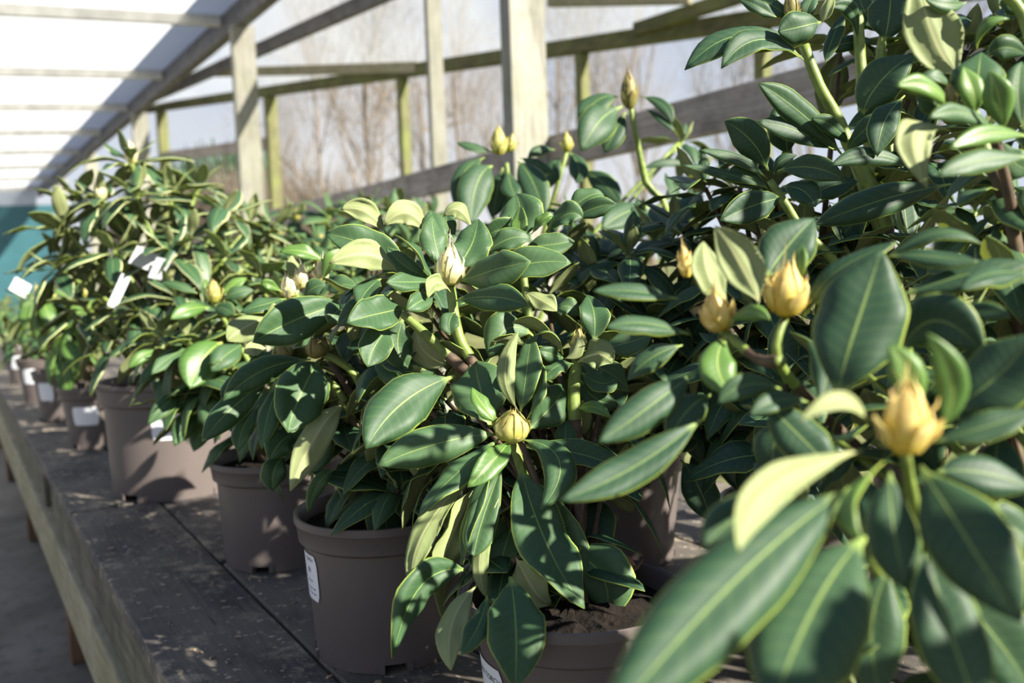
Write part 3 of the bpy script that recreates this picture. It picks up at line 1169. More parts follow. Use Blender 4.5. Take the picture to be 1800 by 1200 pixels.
TV = [tree_mesh(11, 7.5, 0.55, 4, 0.12), tree_mesh(23, 8.5, 0.5, 4, 0.13, start=0.1), tree_mesh(37, 6.5, 0.6, 4, 0.10, start=0.0)]
tr_spots = [(650, 14.5, 2, 1.15, 2.0), (795, 19.0, 0, 1.13, 3.0), (985, 24.5, 2, 1.66, 4.0), (1166, 15.5, 1, 0.87, 2.6), (1420, 15.0, 0, 0.9, 0.9), (1640, 16.0, 2, 1.1, 2.2), (585, 18.0, 0, 1.0, 0.4),
            (1290, 19.5, 2, 1.22, 1.7), (1060, 31.0, 0, 1.47, 5.1), (735, 34.5, 1, 1.58, 1.1), (870, 46.0, 2, 1.94, 0.7), (690, 30.0, 0, 1.4, 5.5), (492, 34.5, 2, 1.52, 3.9)]
for i, (xp, d, k, s_, rz) in enumerate(tr_spots):
    c = PX(xp, 440, d)
    o = link('bare_tree', TV[k], None, (c.x, c.y, max(0.0, 0.02 * (c.x - 8)) - 0.05))
    o.scale = (s_ * 0.5, s_ * 0.5, s_)
    o.rotation_euler.z = rz
    tag(o, 'leafless tree with fine bare twigs growing beyond the timber rail', 'tree', 'bare trees beyond the rail')


def bush_mesh(seed, n, R, H, m, leafy=False):
    rr = random.Random(seed)
    V, Fc = [], []
    for i in range(n):
        a = rr.uniform(0, 6.28); r = R * math.sqrt(rr.random()) * 0.6
        p = Vector((r * math.cos(a), r * math.sin(a), rr.uniform(0, H * 0.3)))
        q_ = Vector((p.x * 1.7 + rr.gauss(0, .2), p.y * 1.7 + rr.gauss(0, .2), p.z + H * rr.uniform(0.3, 0.75)))
        w = 0.05 if leafy else 0.014
        s_ = Vector((math.cos(a + 1.3), math.sin(a + 1.3), rr.uniform(-.3, .3))) * w
        t_ = Vector((math.cos(a), math.sin(a), 0.2)) * w
        k = len(V)
        V += [p - s_, p + s_, p + t_, q_ - s_ * .3, q_ + s_ * .3, q_ + t_ * .3]
        Fc += [(k, k + 1, k + 4, k + 3), (k + 1, k + 2, k + 5, k + 4), (k + 2, k, k + 3, k + 5)]
    return mesh('bush', V, Fc, [m])


BV = [bush_mesh(3, 3200, 1.4, 2.2, 'twig'), bush_mesh(4, 2600, 1.0, 2.6, 'ever', True)]
for i, (xp, d, k, s_) in enumerate(((515, 15, 0, 1.42), (575, 19, 0, 1.15), (655, 22.5, 0, 0.81), (860, 22, 0, .8), (1000, 19, 0, .7), (1250, 14, 0, .6), (1360, 17, 0, .75), (440, 24.5, 0, 1.93), (408, 29, 1, 2.02), (395, 33.5, 0, 2.02), (300, 40, 1, 2.4), (262, 50, 0, 2.4))):
    c = PX(xp, 440, d)
    o = link('shrub', BV[k], None, (c.x, c.y, max(0.0, 0.02 * (c.x - 8)) - 0.05))
    o.scale = (s_ * 0.65, s_ * 0.65, s_)
    o.rotation_euler.z = i * 1.3
    tag(o, 'dark evergreen shrub behind the far posts' if k else 'brown leafless twiggy shrub at the edge of the field', 'shrub', 'evergreen shrubs behind the posts' if k else 'brown shrubs at the field edge')

# ------------------------------------------------------------------ bench
FX = 0.24
bench = tag(empty('nursery_bench', (FX, 2.0, 0)), 'long weathered timber staging bench carrying the potted rhododendrons', 'bench')
org = Vector((FX, 2.0, 0))
rows = [(0.24, 0.449), (0.455, 0.662), (0.668, 0.874), (0.880, 1.086), (1.092, 1.298), (1.304, 1.510), (1.516, 1.72)]
breaks = [(-0.6, 2.545, 5.1, 9.5), (-0.6, 1.9, 4.9, 9.5), (-0.6, 2.9, 6.1, 9.5), (-0.6, 2.2, 5.4, 9.5), (-0.6, 2.7, 5.0, 9.5), (-0.6, 1.7, 4.6, 9.5), (-0.6, 2.5, 5.9, 9.5)]
k = 0
for (xa, xb), br in zip(rows, breaks):
    for ya, yb in zip(br[:-1], br[1:]):
        k += 1
        dz = rnd.uniform(-0.0015, 0.0015)
        link('plank', bevel_box('plank', (xa, ya + 0.010, BENCH_Z - 0.032), (xb, yb - 0.010, BENCH_Z), 'plank', 0.004, 0.0, org, k), bench, (0, 0, -0.001))
# front boards under the plank edge: dark upper board with a gap, pale lower rail
for (ya, yb) in ((-0.6, 3.14), (3.36, 6.1), (6.12, 9.5)):
    link('front_board', bevel_box('front_board', (FX + 0.006, ya, BENCH_Z - 0.155), (FX + 0.036, yb, BENCH_Z - 0.035), 'front_wood', 0.004, 0, org), bench)
link('front_rail', bevel_box('front_rail', (FX - 0.012, -0.6, BENCH_Z - 0.315), (FX + 0.034, 9.5, BENCH_Z - 0.158), 'rail_wood', 0.006, 0, org), bench)
link('back_rail', bevel_box('back_rail', (1.66, -0.6, BENCH_Z - 0.18), (1.70, 9.5, BENCH_Z - 0.036), 'rail_wood', 0.006, 0, org), bench)
for y in (-0.3, 1.5, 3.28, 5.0, 6.6, 8.0, 9.3):
    link('bearer', bevel_box('bearer', (FX + 0.04, y - 0.03, BENCH_Z - 0.12), (1.655, y + 0.03, BENCH_Z - 0.036), 'leg_wood', 0.004, 0, org), bench)
    for x in (FX + 0.06, 1.58):
        link('leg', bevel_box('leg', (x - 0.018, y + 0.031, 0), (x + 0.075, y + 0.12, BENCH_Z - 0.037), 'leg_wood', 0.005, 0, org), bench)

# ------------------------------------------------------------------ potted rhododendrons
S_ = (0.125, 0.215, 0.095)      # small pot: rim radius, height, base radius
# --- A: the one in focus, in the pot with the readable label
A = Plant('potted_rhododendron', 0.600, 0.840, 0.128, 0.218, 0.100, 'dark green rhododendron with a plump yellow bud and dead leaves in its pot', rot=0.55, seed=3)
A.label(math.radians(166), 0.085, 0.072, 0.082, [('GOLDEN TORCH', 0.0098, 0.004, 0.054), ('00', 0.011, 0.046, 0.036), (None, 0.05, 0.006, 0.020), (None, 0.04, 0.006, 0.012)])
A.branch('a1', q(C5, 895, 1100, 1.125), 0.0065, [PX(955, 930, 1.10), PX(925, 850, 1.12)])
A.branch('a2', q(C5, 1245, 690, 1.18), 0.0085, [PX(1020, 900, 1.16), PX(1012, 760, 1.17), PX(1008, 690, 1.175)])
A.branch('a3', q(C5, 575, 300, 1.21), 0.0075, [PX(950, 900, 1.14), PX(840, 655, 1.19), PX(806, 590, 1.20)])
A.branch('a4', q(C5, 320, 450, 1.20), 0.0070, [PX(815, 648, 1.195), PX(775, 612, 1.195)], start=PX(832, 650, 1.192))
A.branch('a5', q(C2, 940, 1290, 1.32), 0.006, [PX(960, 800, 1.2), PX(930, 560, 1.3)])
A.branch('a6', q(C8, 900, 560, 1.06), 0.005, [PX(960, 980, 1.07)], brown=True)
A.bud('a1', q(C5, 893, 1105, 1.12), (-0.15, -0.45, 0.85), 0.045, 0.0215, 'bud', 2, 0.12)
A.bud('a3', q(C5, 572, 300, 1.205), (0.0, -0.1, 1), 0.058, 0.0185, 'bud_w', 5, 0.30)
A.bud('a2', q(C5, 1250, 660, 1.185), (0.05, 0, 1), 0.035, 0.010, 'bud', 6, 0.4)
for br, cr, rows_ in (
    ('a1', C5, (
        (830, 1085, 500, 1140, 190, 1260, 185, 15, 1.115, 1.06), (790, 1050, 735, 860, 700, 690, 265, 10, 1.135, 1.19), (825, 1030, 755, 945, 690, 840, 85, 30, 1.12, 1.13, 'top_young'),
        (932, 965, 865, 760, 935, 545, 80, 158, 1.125, 1.15), (945, 975, 975, 770, 1005, 570, 135, 20, 1.125, 1.16), (975, 1010, 1045, 850, 1038, 700, 55, 45, 1.12, 1.15),
        (985, 1070, 1100, 950, 1180, 830, 170, -15, 1.135, 1.18), (930, 1115, 1150, 1230, 1050, 1490, 150, 25, 1.11, 1.04), (892, 1120, 800, 1230, 665, 1370, 115, 15, 1.11, 1.05, 'top_young'),
        (840, 1110, 600, 1300, 408, 1525, 125, 30, 1.11, 1.05), (720, 1270, 440, 1600, 380, 1910, 115, 155, 1.10, 1.06), (730, 1340, 590, 1600, 485, 1915, 125, 138, 1.11, 1.07),
        (810, 1280, 700, 1480, 640, 1780, 75, 40, 1.10, 1.06), (860, 1210, 740, 1560, 700, 1730, 150, 12, 1.10, 1.05), (830, 1430, 735, 1720, 770, 1955, 75, 160, 1.075, 1.05),
        (945, 1230, 1060, 1620, 1285, 2005, 265, 12, 1.11, 1.0), (1000, 1300, 1200, 1640, 1240, 1900, 140, -25, 1.12, 1.06),
        (1170, 1205, 1180, 1110, 1190, 1015, 100, 15, 1.15, 1.17), (905, 1150, 1290, 1200, 1560, 1330, 120, 25, 1.13, 1.12))),
    ('a6', C5, (
        (670, 1810, 430, 1880, 265, 2270, 190, -15, 1.07, 1.0), (715, 1885, 590, 2100, 590, 2362, 135, 165, 1.04, 0.96), (890, 1840, 920, 2100, 915, 2430, 270, 5, 0.99, 0.90),
        (920, 1740, 1000, 1880, 1105, 1990, 165, 138, 1.06, 1.03), (1180, 1690, 1370, 1830, 1400, 2060, 300, 8, 1.09, 1.05), (770, 1940, 720, 2100, 630, 2255, 115, 20, 0.98, 0.92),
        (900, 1560, 860, 1700, 840, 1850, 120, 30, 1.10, 1.08), (860, 1500, 800, 1680, 760, 1820, 150, 10, 1.12, 1.10), (1000, 1560, 1080, 1700, 1100, 1900, 160, 10, 1.12, 1.10))),
    ('a2', C5, (
        (1330, 600, 1335, 470, 1300, 350, 140, 10, 1.2, 1.24), (1380, 640, 1510, 605, 1640, 560, 125, 15, 1.19, 1.2), (1250, 710, 1350, 665, 1430, 715, 145, 162, 1.17, 1.15),
        (1180, 692, 1235, 640, 1242, 570, 75, 160, 1.17, 1.18), (1170, 670, 1100, 560, 1020, 565, 60, 130, 1.17, 1.15), (1150, 650, 1030, 520, 900, 500, 48, 120, 1.17, 1.15),
        (1225, 715, 1130, 735, 1055, 812, 80, 30, 1.17, 1.13), (1260, 760, 1370, 820, 1445, 790, 115, 15, 1.21, 1.22), (965, 620, 870, 585, 780, 628, 55, 140, 1.2, 1.18),
        (1010, 570, 880, 530, 780, 690, 190, 15, 1.23, 1.20), (1180, 690, 1110, 665, 1035, 645, 75, 25, 1.18, 1.15), (1240, 960, 1330, 945, 1425, 1005, 65, 25, 1.17, 1.14, 'top_young'),
        (1270, 475, 1205, 415, 1140, 430, 85, 15, 1.25, 1.25), (1260, 800, 1340, 900, 1460, 930, 120, 15, 1.22, 1.22), (1240, 700, 1400, 760, 1520, 860, 130, 20, 1.24, 1.24))),
    ('a3', C5, (
        (540, 210, 495, 80, 480, -70, 135, 8, 1.22, 1.25), (610, 222, 680, 100, 725, -40, 195, 0, 1.22, 1.25), (612, 282, 800, 225, 995, 178, 165, 25, 1.20, 1.13),
        (740, 265, 990, 190, 1212, 185, 150, 20, 1.22, 1.19), (605, 385, 800, 365, 982, 412, 140, 15, 1.19, 1.11), (490, 350, 420, 385, 342, 435, 95, 20, 1.18, 1.13),
        (575, 340, 500, 290, 455, 375, 75, 150, 1.18, 1.15), (490, 285, 360, 285, 235, 290, 85, 35, 1.19, 1.12), (490, 262, 400, 150, 283, 32, 80, 60, 1.20, 1.17),
        (305, 245, 150, 140, -65, 190, 125, 150, 1.20, 1.15), (480, 270, 340, 205, 240, 100, 95, 15, 1.21, 1.20), (760, 135, 880, 60, 1000, 60, 105, 15, 1.26, 1.26),
        (380, 240, 150, 100, -85, 30, 160, 15, 1.24, 1.22), (975, 352, 1060, 380, 1135, 442, 95, 155, 1.2, 1.17), (600, 440, 570, 500, 580, 562, 95, 10, 1.18, 1.16),
        (690, 690, 590, 630, 500, 612, 90, 138, 1.22, 1.2))),
    ('a4', C5, (
        (345, 420, 190, 455, 30, 500, 170, 10, 1.17, 1.09), (210, 270, 140, 325, 92, 412, 100, 30, 1.18, 1.13), (265, 515, 180, 620, 140, 735, 150, 8, 1.18, 1.13),
        (600, 780, 330, 920, 130, 1165, 255, 8, 1.16, 1.06), (300, 440, 120, 430, -20, 520, 130, 20, 1.2, 1.18), (330, 470, 300, 620, 350, 740, 150, 10, 1.24, 1.24),
        (560, 700, 330, 760, 180, 700, 150, 15, 1.25, 1.27), (400, 500, 430, 640, 560, 720, 120, 138, 1.26, 1.24))),
    ('a5', C2, (
        (940, 1270, 945, 1130, 930, 1030, 225, 5, 1.32, 1.34), (945, 1310, 940, 1190, 945, 1085, 80, 10, 1.30, 1.31, 'top_young'), (1180, 1140, 1290, 1040, 1385, 1030, 110, 20, 1.33, 1.33),
        (1200, 1160, 1340, 1095, 1447, 1080, 90, 20, 1.32, 1.30), (1080, 1220, 1190, 1130, 1275, 1150, 100, 25, 1.3, 1.28), (240, 1235, 130, 1115, -2, 1105, 95, 150, 1.27, 1.24),
        (465, 1240, 350, 1120, 228, 1190, 105, 150, 1.28, 1.25), (540, 1300, 500, 1195, 470, 1108, 120, 10, 1.26, 1.28), (690, 1210, 620, 1105, 538, 1140, 75, 150, 1.29, 1.28),
        (1000, 1235, 1060, 1160, 1120, 1133, 42, 35, 1.29, 1.28, 'top_young'), (990, 1250, 860, 1210, 760, 1250, 110, 20, 1.33, 1.32), (960, 1300, 1100, 1290, 1230, 1270, 110, 20, 1.33, 1.33),
        (600, 1280, 560, 1180, 560, 1130, 90, 10, 1.30, 1.32)))):
    for r_ in rows_:
        A.leaf_px(br, cr, *r_[:10], top=r_[10] if len(r_) > 10 else None, fold=rnd.uniform(0.08, 0.42), curl=rnd.uniform(0.05, 0.5), wave=rnd.uniform(0.05, 0.17), twist=rnd.uniform(-.6, .6), bulge=0.008)
for (x, y, d) in ((690, 640, 1.32), (760, 560, 1.34), (880, 600, 1.36), (960, 520, 1.42), (1080, 620, 1.34), (900, 850, 1.24), (1060, 850, 1.22), (780, 800, 1.25), (820, 950, 1.14), (720, 480, 1.36), (1000, 780, 1.24), (880, 760, 1.26), (700, 720, 1.30), (950, 640, 1.34), (1000, 960, 1.12), (900, 980, 1.12), (1080, 760, 1.30), (840, 520, 1.42), (640, 520, 1.4), (785, 705, 1.28), (805, 760, 1.3), (1060, 690, 1.36), (940, 720, 1.3)):
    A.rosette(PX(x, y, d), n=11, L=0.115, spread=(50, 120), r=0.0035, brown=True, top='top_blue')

# --- B: pot beside it, with brown buds
Bp = Plant('potted_rhododendron', 0.566, 1.310, 0.137, 0.225, 0.112, 'bushy rhododendron with two closed brown buds above a labelled taupe pot', rot=1.1, seed=8)
Bp.label(math.radians(176), 0.062, 0.072, 0.098, [('TORCH', 0.008, 0.025, 0.062), ('00', 0.011, 0.03, 0.044), (None, 0.02, 0.025, 0.030), (None, 0.03, 0.022, 0.018), (None, 0.03, 0.022, 0.010)])
Bp.branch('b1', q(C4, 1500, 690, 1.42), 0.006, [PX(640, 800, 1.44), PX(590, 680, 1.43)])
Bp.branch('b2', q(C4, 1690, 660, 1.41), 0.0065, [PX(650, 760, 1.44), PX(625, 660, 1.42)])
Bp.branch('b3', q(C4, 1560, 350, 1.5), 0.006, [PX(650, 760, 1.44), PX(560, 600, 1.46)])
Bp.bud('b1', q(C4, 1500, 690, 1.415), (-0.35, -0.2, 0.9), 0.032, 0.017, 'bud_b', 3, 0.05)
Bp.bud('b2', q(C4, 1685, 670, 1.40), (-0.4, -0.3, 0.85), 0.036, 0.018, 'bud_b', 4, 0.05)
for i, (x, y) in enumerate(((1530, 345), (1590, 290), (1690, 260))):
    Bp.bud('b3', q(C4, x, y + 30, 1.5), (-0.1 + 0.1 * i, -0.1, 1), 0.045, 0.012, 'bud_w', 10 + i, 0.5)
for br, rows_ in (
    ('b2', ((1690, 690, 1590, 870, 1520, 1080, 255, 5, 1.40, 1.30), (1640, 690, 1380, 755, 1180, 915, 125, 18, 1.41, 1.33), (1835, 392, 1560, 485, 1335, 605, 205, 10, 1.36, 1.28),
            (1815, 925, 1670, 1090, 1530, 1390, 140, 165, 1.38, 1.29), (1560, 1080, 1480, 1130, 1420, 1225, 135, 10, 1.40, 1.36), (1770, 1270, 1680, 1350, 1625, 1500, 70, 15, 1.36, 1.34),
            (1640, 900, 1560, 1080, 1500, 1190, 140, 10, 1.44, 1.40), (1720, 1000, 1690, 1160, 1640, 1300, 120, 15, 1.42, 1.40), (1830, 420, 1780, 440, 1730, 500, 110, 15, 1.33, 1.28))),
    ('b1', ((1430, 790, 1230, 945, 1065, 1130, 130, 18, 1.41, 1.33), (1480, 810, 1415, 980, 1380, 1170, 110, 22, 1.41, 1.36), (1370, 930, 1285, 1050, 1258, 1180, 90, 22, 1.42, 1.38),
            (1290, 760, 1215, 830, 1175, 920, 65, 20, 1.42, 1.40), (1400, 640, 1340, 635, 1290, 662, 72, 150, 1.42, 1.40), (1420, 470, 1290, 525, 1198, 600, 115, 155, 1.42, 1.38),
            (1500, 430, 1455, 430, 1412, 455, 62, 150, 1.44, 1.43), (1500, 1190, 1445, 1285, 1440, 1390, 120, 12, 1.42, 1.40), (1480, 700, 1400, 700, 1300, 740, 90, 25, 1.43, 1.40),
            (1440, 820, 1330, 1000, 1200, 1060, 110, 20, 1.46, 1.44))),
    ('b3', ((1720, 190, 1600, 125, 1475, 130, 55, 40, 1.48, 1.46, 'top_young'), (1585, 285, 1552, 215, 1540, 145, 60, 160, 1.5, 1.5), (1490, 340, 1420, 300, 1375, 295, 45, 20, 1.48, 1.46, 'top_young'),
            (1720, 330, 1790, 300, 1880, 310, 90, 25, 1.44, 1.42), (1600, 380, 1650, 320, 1720, 300, 80, 20, 1.46, 1.45), (1500, 380, 1400, 400, 1270, 450, 90, 35, 1.48, 1.44),
            (1700, 280, 1740, 180, 1800, 110, 60, 30, 1.48, 1.48, 'top_young')))):
    for r_ in rows_:
        Bp.leaf_px(br, C4, *r_[:10], top=r_[10] if len(r_) > 10 else None, fold=rnd.uniform(0.08, 0.4), curl=rnd.uniform(0.05, 0.5), wave=rnd.uniform(0.04, 0.13), twist=rnd.uniform(-.5, .5), bulge=0.008)
for (x, y, d) in ((600, 720, 1.48), (680, 700, 1.44), (540, 640, 1.55), (640, 560, 1.52), (700, 780, 1.40), (560, 560, 1.56), (660, 830, 1.42), (720, 700, 1.48), (600, 640, 1.52), (640, 760, 1.46), (560, 700, 1.5), (700, 860, 1.36), (500, 720, 1.5), (740, 620, 1.5)):
    Bp.rosette(PX(x, y, d), n=11, L=0.12, spread=(50, 125), r=0.0035, brown=True, top='top_blue')

# --- C
Cp = Plant('potted_rhododendron', 0.570, 1.860, 0.135, 0.218, 0.112, 'rhododendron with light green leaves in an unlabelled taupe pot between two labelled pots', rot=0.75, seed=12)
Cp.branch('c1', q(C4, 1130, 400, 1.95), 0.006)
Cp.bud('c1', q(C4, 1130, 395, 1.945), (0, -0.1, 1), 0.055, 0.016, 'bud', 8, 0.45)
for r_ in ((1175, 600, 1070, 695, 1003, 848, 190, 5, 1.92, 1.82, 'top_young'), (1110, 420, 1000, 430, 898, 482, 72, 20, 1.94, 1.86, 'top_young'), (1125, 420, 1180, 425, 1238, 455, 75, 15, 1.94, 1.9),
           (1160, 355, 1230, 300, 1302, 265, 52, 25, 1.95, 1.97, 'top_young'), (1050, 352, 950, 305, 843, 290, 42, 40, 1.95, 1.95), (1170, 385, 1250, 340, 1340, 330, 62, 25, 1.95, 1.96),
           (1290, 610, 1200, 665, 1115, 758, 115, 15, 1.9, 1.82), (1000, 640, 900, 680, 798, 775, 72, 20, 1.95, 1.85), (840, 640, 750, 675, 678, 742, 55, 20, 1.95, 1.9, 'top_young'),
           (960, 870, 880, 925, 778, 1042, 82, 15, 1.93, 1.86), (1060, 960, 985, 1030, 920, 1152, 105, 15, 1.93, 1.86), (1100, 345, 1095, 310, 1090, 270, 40, 30, 1.95, 1.96, 'top_young'),
           (880, 690, 800, 740, 735, 830, 50, 20, 1.95, 1.9), (1080, 850, 1010, 920, 900, 960, 90, 20, 1.95, 1.9), (1100, 900, 1060, 1050, 1020, 1180, 100, 15, 1.96, 1.9)):
    Cp.leaf_px('c1', C4, *r_[:10], top=r_[10] if len(r_) > 10 else None, fold=0.15, curl=0.3, wave=0.05, bulge=0.01)
for (x, y, d, bd) in ((440, 560, 1.98, 0), (330, 600, 1.95, 0), (400, 640, 1.92, 0), (470, 640, 1.95, 0), (300, 650, 2.0, 0), (500, 520, 2.05, 1), (460, 480, 2.1, 0), (360, 680, 1.9, 0), (430, 700, 1.9, 0), (280, 590, 2.05, 0), (520, 700, 1.95, 0), (400, 560, 2.05, 0), (360, 620, 2.0, 0), (440, 740, 1.9, 0), (330, 700, 1.95, 0), (480, 700, 1.88, 0), (540, 600, 2.0, 0)):
    Cp.rosette(PX(x, y, d), n=11, L=0.13, spread=(40, 115), r=0.005, bud=('bud', 0.045, 0.013) if bd else None)

# --- D: large cream-edged plant in the big pot
D = Plant('potted_rhododendron', 0.528, 2.655, 0.196, 0.312, 0.168, 'tall cream-edged rhododendron in the largest taupe pot', rot=0.45, top='top_var', seed=21)
D.wf = 0.72
D.label(math.radians(257), 0.10, 0.064, 0.165, [])
for (x, y, d, bd, L) in ((232, 285, 2.6, 1, .15), (180, 350, 2.55, 1, .15), (300, 345, 2.6, 0, .15), (395, 375, 2.6, 0, .15), (440, 395, 2.7, 0, .14), (115, 400, 2.6, 0, .16), (335, 420, 2.5, 0, .15), (480, 400, 2.8, 0, .14),
                         (100, 470, 2.55, 0, .15), (200, 440, 2.5, 0, .15), (265, 400, 2.65, 0, .15), (400, 450, 2.5, 0, .14), (150, 540, 2.55, 0, .15), (240, 540, 2.45, 0, .15), (310, 520, 2.4, 0, .15),
                         (205, 600, 2.5, 0, .14), (280, 600, 2.45, 0, .14), (140, 350, 2.75, 0, .15), (350, 330, 2.8, 0, .15), (420, 520, 2.55, 0, .14), (250, 480, 2.75, 0, .14), (340, 500, 2.75, 0, .14), (180, 480, 2.7, 0, .15), (300, 440, 2.45, 0, .15), (240, 340, 2.5, 0, .15), (380, 500, 2.6, 0, .15), (180, 570, 2.6, 0, .15), (330, 570, 2.5, 0, .14), (120, 450, 2.75, 0, .15), (440, 460, 2.7, 0, .14)):
    D.rosette(PX(x, y, d), n=12, L=L * 1.1, spread=(42, 112), bud=('bud_w', 0.075, 0.016) if bd else None, r=0.006, droop=0.3)


def hang_tag(plant, key, p, w, h, rot, name='plant_tag'):
    me = bevel_box('plant_tag', (-w / 2, -0.0006, -h), (w / 2, 0.0006, 0), 'tag', 0)
    V, Fc = tube([Vector((0, 0, -0.004)), Vector((0.004, 0.002, 0.02)), Vector((0, 0, 0.045))], [0.0008] * 3, 5)
    o = link(name, me, plant.branches[key], Vector(p) - plant.base)
    o.rotation_euler = rot
    o['label'] = 'white plastic plant tag'
    return o


hang_tag(D, 'r9', PX(262, 440, 2.38), 0.075, 0.05, (0.4, 0.35, 0.5))
hang_tag(D, 'r13', PX(222, 484, 2.36), 0.03, 0.09, (0.2, 0.45, 0.6))
hang_tag(D, 'r10', PX(290, 455, 2.40), 0.05, 0.06, (0.5, 0.2, 0.4))

# --- N: small plant beyond, drooping bright leaves; and the row farther on
N = Plant('potted_rhododendron', 0.450, 3.540, 0.130, 0.215, 0.097, 'rhododendron with drooping bright green leaves just beyond the largest pot', rot=0.3, top='top_young', seed=31)
N.label(math.radians(240), 0.09, 0.065, 0.085, [])
for (x, y, d) in ((70, 520, 3.25), (95, 530, 3.3), (130, 560, 3.3), (160, 590, 3.35), (110, 600, 3.25), (150, 520, 3.5)):
    N.rosette(PX(x, y, d), n=10, L=0.19, spread=(70, 130), droop=0.95, r=0.005, bud=('bud', 0.05, 0.014))
hang_tag(N, 'r1', PX(42, 494, 3.2), 0.07, 0.05, (0.2, 0.5, 0.6))
for i, (x, y, lx) in enumerate(((0.415, 4.30, 225), (0.405, 5.05, 225), (0.40, 5.95, 225), (0.43, 6.9, 225))):
    fp = Plant('potted_rhododendron', x, y, 0.120, 0.21, 0.093, 'small leafy rhododendron in the far row of labelled taupe pots', 'far row of small rhododendrons', rot=0.3 * i, seed=40 + i)
    fp.label(math.radians(lx + 4 * i), 0.07, 0.075, 0.09, [])
    for k in range(6):
        a = k * 1.05 + i
        fp.rosette(fp.soil + Vector((0.16 * math.cos(a), 0.16 * math.sin(a), 0.16 + 0.05 * (k % 3))), n=9, L=0.14, spread=(40, 120), r=0.005)

# --- fillers of the second row, behind D, C and B
for i, (x, y, sd, ros, lab) in enumerate((
    (0.98, 3.35, 51, ((520, 385, 3.1), (580, 380, 3.0), (480, 430, 3.1), (560, 430, 2.9), (440, 440, 3.1), (610, 410, 3.1), (400, 410, 3.2), (530, 470, 2.9)), 'leafy rhododendron with reddish leaf stalks behind the cream-edged one'),
    (1.05, 2.55, 52, ((640, 385, 2.6), (690, 385, 2.6), (590, 430, 2.5), (660, 430, 2.4), (730, 400, 2.6), (720, 440, 2.4), (560, 460, 2.45), (620, 480, 2.3), (770, 420, 2.5)), 'leafy rhododendron with small pale buds below the side rail'),
    (1.45, 3.60, 53, ((700, 360, 3.6), (640, 362, 3.6), (760, 380, 3.5), (600, 380, 3.6)), 'low rhododendron at the back of the bench under the rail'))):
    fp = Plant('potted_rhododendron', x, y, 0.125, 0.215, 0.097, lab, rot=i * 0.5, seed=sd)
    for k, (a, b_, d) in enumerate(ros):
        fp.rosette(PX(a, b_, d), n=10, L=0.135, spread=(35, 110), r=0.005, bud=('bud', 0.05, 0.014) if k % 3 == 0 else None)

# --- E: tall plant against the posts
E_ = Plant('potted_rhododendron', 1.30, 2.05, 0.125, 0.215, 0.097, 'tall rhododendron with green pointed buds standing before the broad pale post', rot=0.2, top='top_blue', seed=61)
E_.woody = 0.25
E_.branch('e1', q(C2, 870, 860, 2.2), 0.007)
E_.branch('e2', q(C2, 1190, 800, 2.3), 0.006)
E_.branch('e3', q(C2, 1525, 560, 2.15), 0.008, [PX(1160, 420, 2.2), PX(1135, 320, 2.18), PX(1120, 250, 2.16)])
E_.branch('e4', q(C2, 1790, 740, 2.5), 0.006)
E_.bud('e1', q(C2, 835, 815, 2.2), (-0.05, 0, 1), 0.075, 0.020, 'bud', 11, 0.25)
E_.bud('e1', q(C2, 890, 800, 2.22), (0.2, 0, 1), 0.05, 0.012, 'bud', 12, 0.5)
E_.bud('e2', q(C2, 1190, 800, 2.3), (0, 0, 1), 0.055, 0.014, 'bud', 13, 0.4)
E_.bud('e3', q(C2, 1522, 570, 2.15), (-0.05, 0, 1), 0.095, 0.020, 'bud_b', 14, 0.25)
for br, r_ in (('e1', (800, 870, 715, 970, 690, 1185, 165, 2, 2.18, 2.1)), ('e1', (760, 825, 645, 915, 600, 1092, 82, 30, 2.2, 2.15)), ('e1', (930, 850, 1005, 950, 1072, 1135, 135, 8, 2.18, 2.1)),
               ('e1', (880, 900, 895, 980, 930, 1052, 95, 10, 2.17, 2.12)), ('e1', (800, 800, 700, 772, 608, 752, 42, 50, 2.2, 2.2)), ('e1', (940, 830, 1035, 865, 1126, 912, 52, 35, 2.2, 2.2)),
               ('e3', (1482, 560, 1365, 635, 1268, 795, 175, 3, 2.14, 2.06)), ('e3', (1462, 510, 1340, 535, 1253, 632, 92, 45, 2.16, 2.1)), ('e3', (1500, 590, 1440, 700, 1388, 805, 105, 10, 2.18, 2.15)),
               ('e3', (1580, 510, 1695, 550, 1747, 655, 52, 35, 2.14, 2.1)), ('e3', (1600, 570, 1690, 625, 1757, 692, 34, 40, 2.14, 2.1)), ('e2', (1130, 790, 1050, 788, 983, 832, 48, 30, 2.3, 2.26)),
               ('e2', (1200, 800, 1252, 880, 1238, 965, 95, 10, 2.28, 2.22)), ('e2', (1270, 890, 1385, 970, 1472, 1075, 105, 10, 2.26, 2.2)), ('e4', (1835, 870, 1720, 855, 1593, 888, 38, 30, 2.4, 2.36)),
               ('e3', (1625, 1090, 1490, 1125, 1378, 1205, 125, 20, 2.1, 2.0)), ('e1', (850, 880, 820, 1020, 790, 1150, 110, 20, 2.24, 2.24)), ('e2', (1150, 830, 1110, 900, 1090, 1000, 90, 20, 2.32, 2.3))):
    E_.leaf_px(br, C2, *r_, fold=0.12, curl=0.3, wave=0.04, bulge=0.01)
for (x, y, d, n_) in ((1200, 250, 2.5, 7), (1230, 300, 2.5, 8), (900, 400, 2.2, 10), (1000, 380, 2.2, 10), (1130, 400, 2.1, 10), (1200, 380, 2.1, 10), (850, 430, 2.3, 10), (1060, 430, 2.2, 10)):
    E_.rosette(PX(x, y, d), n=n_, L=0.12, spread=(25, 110), r=0.005)

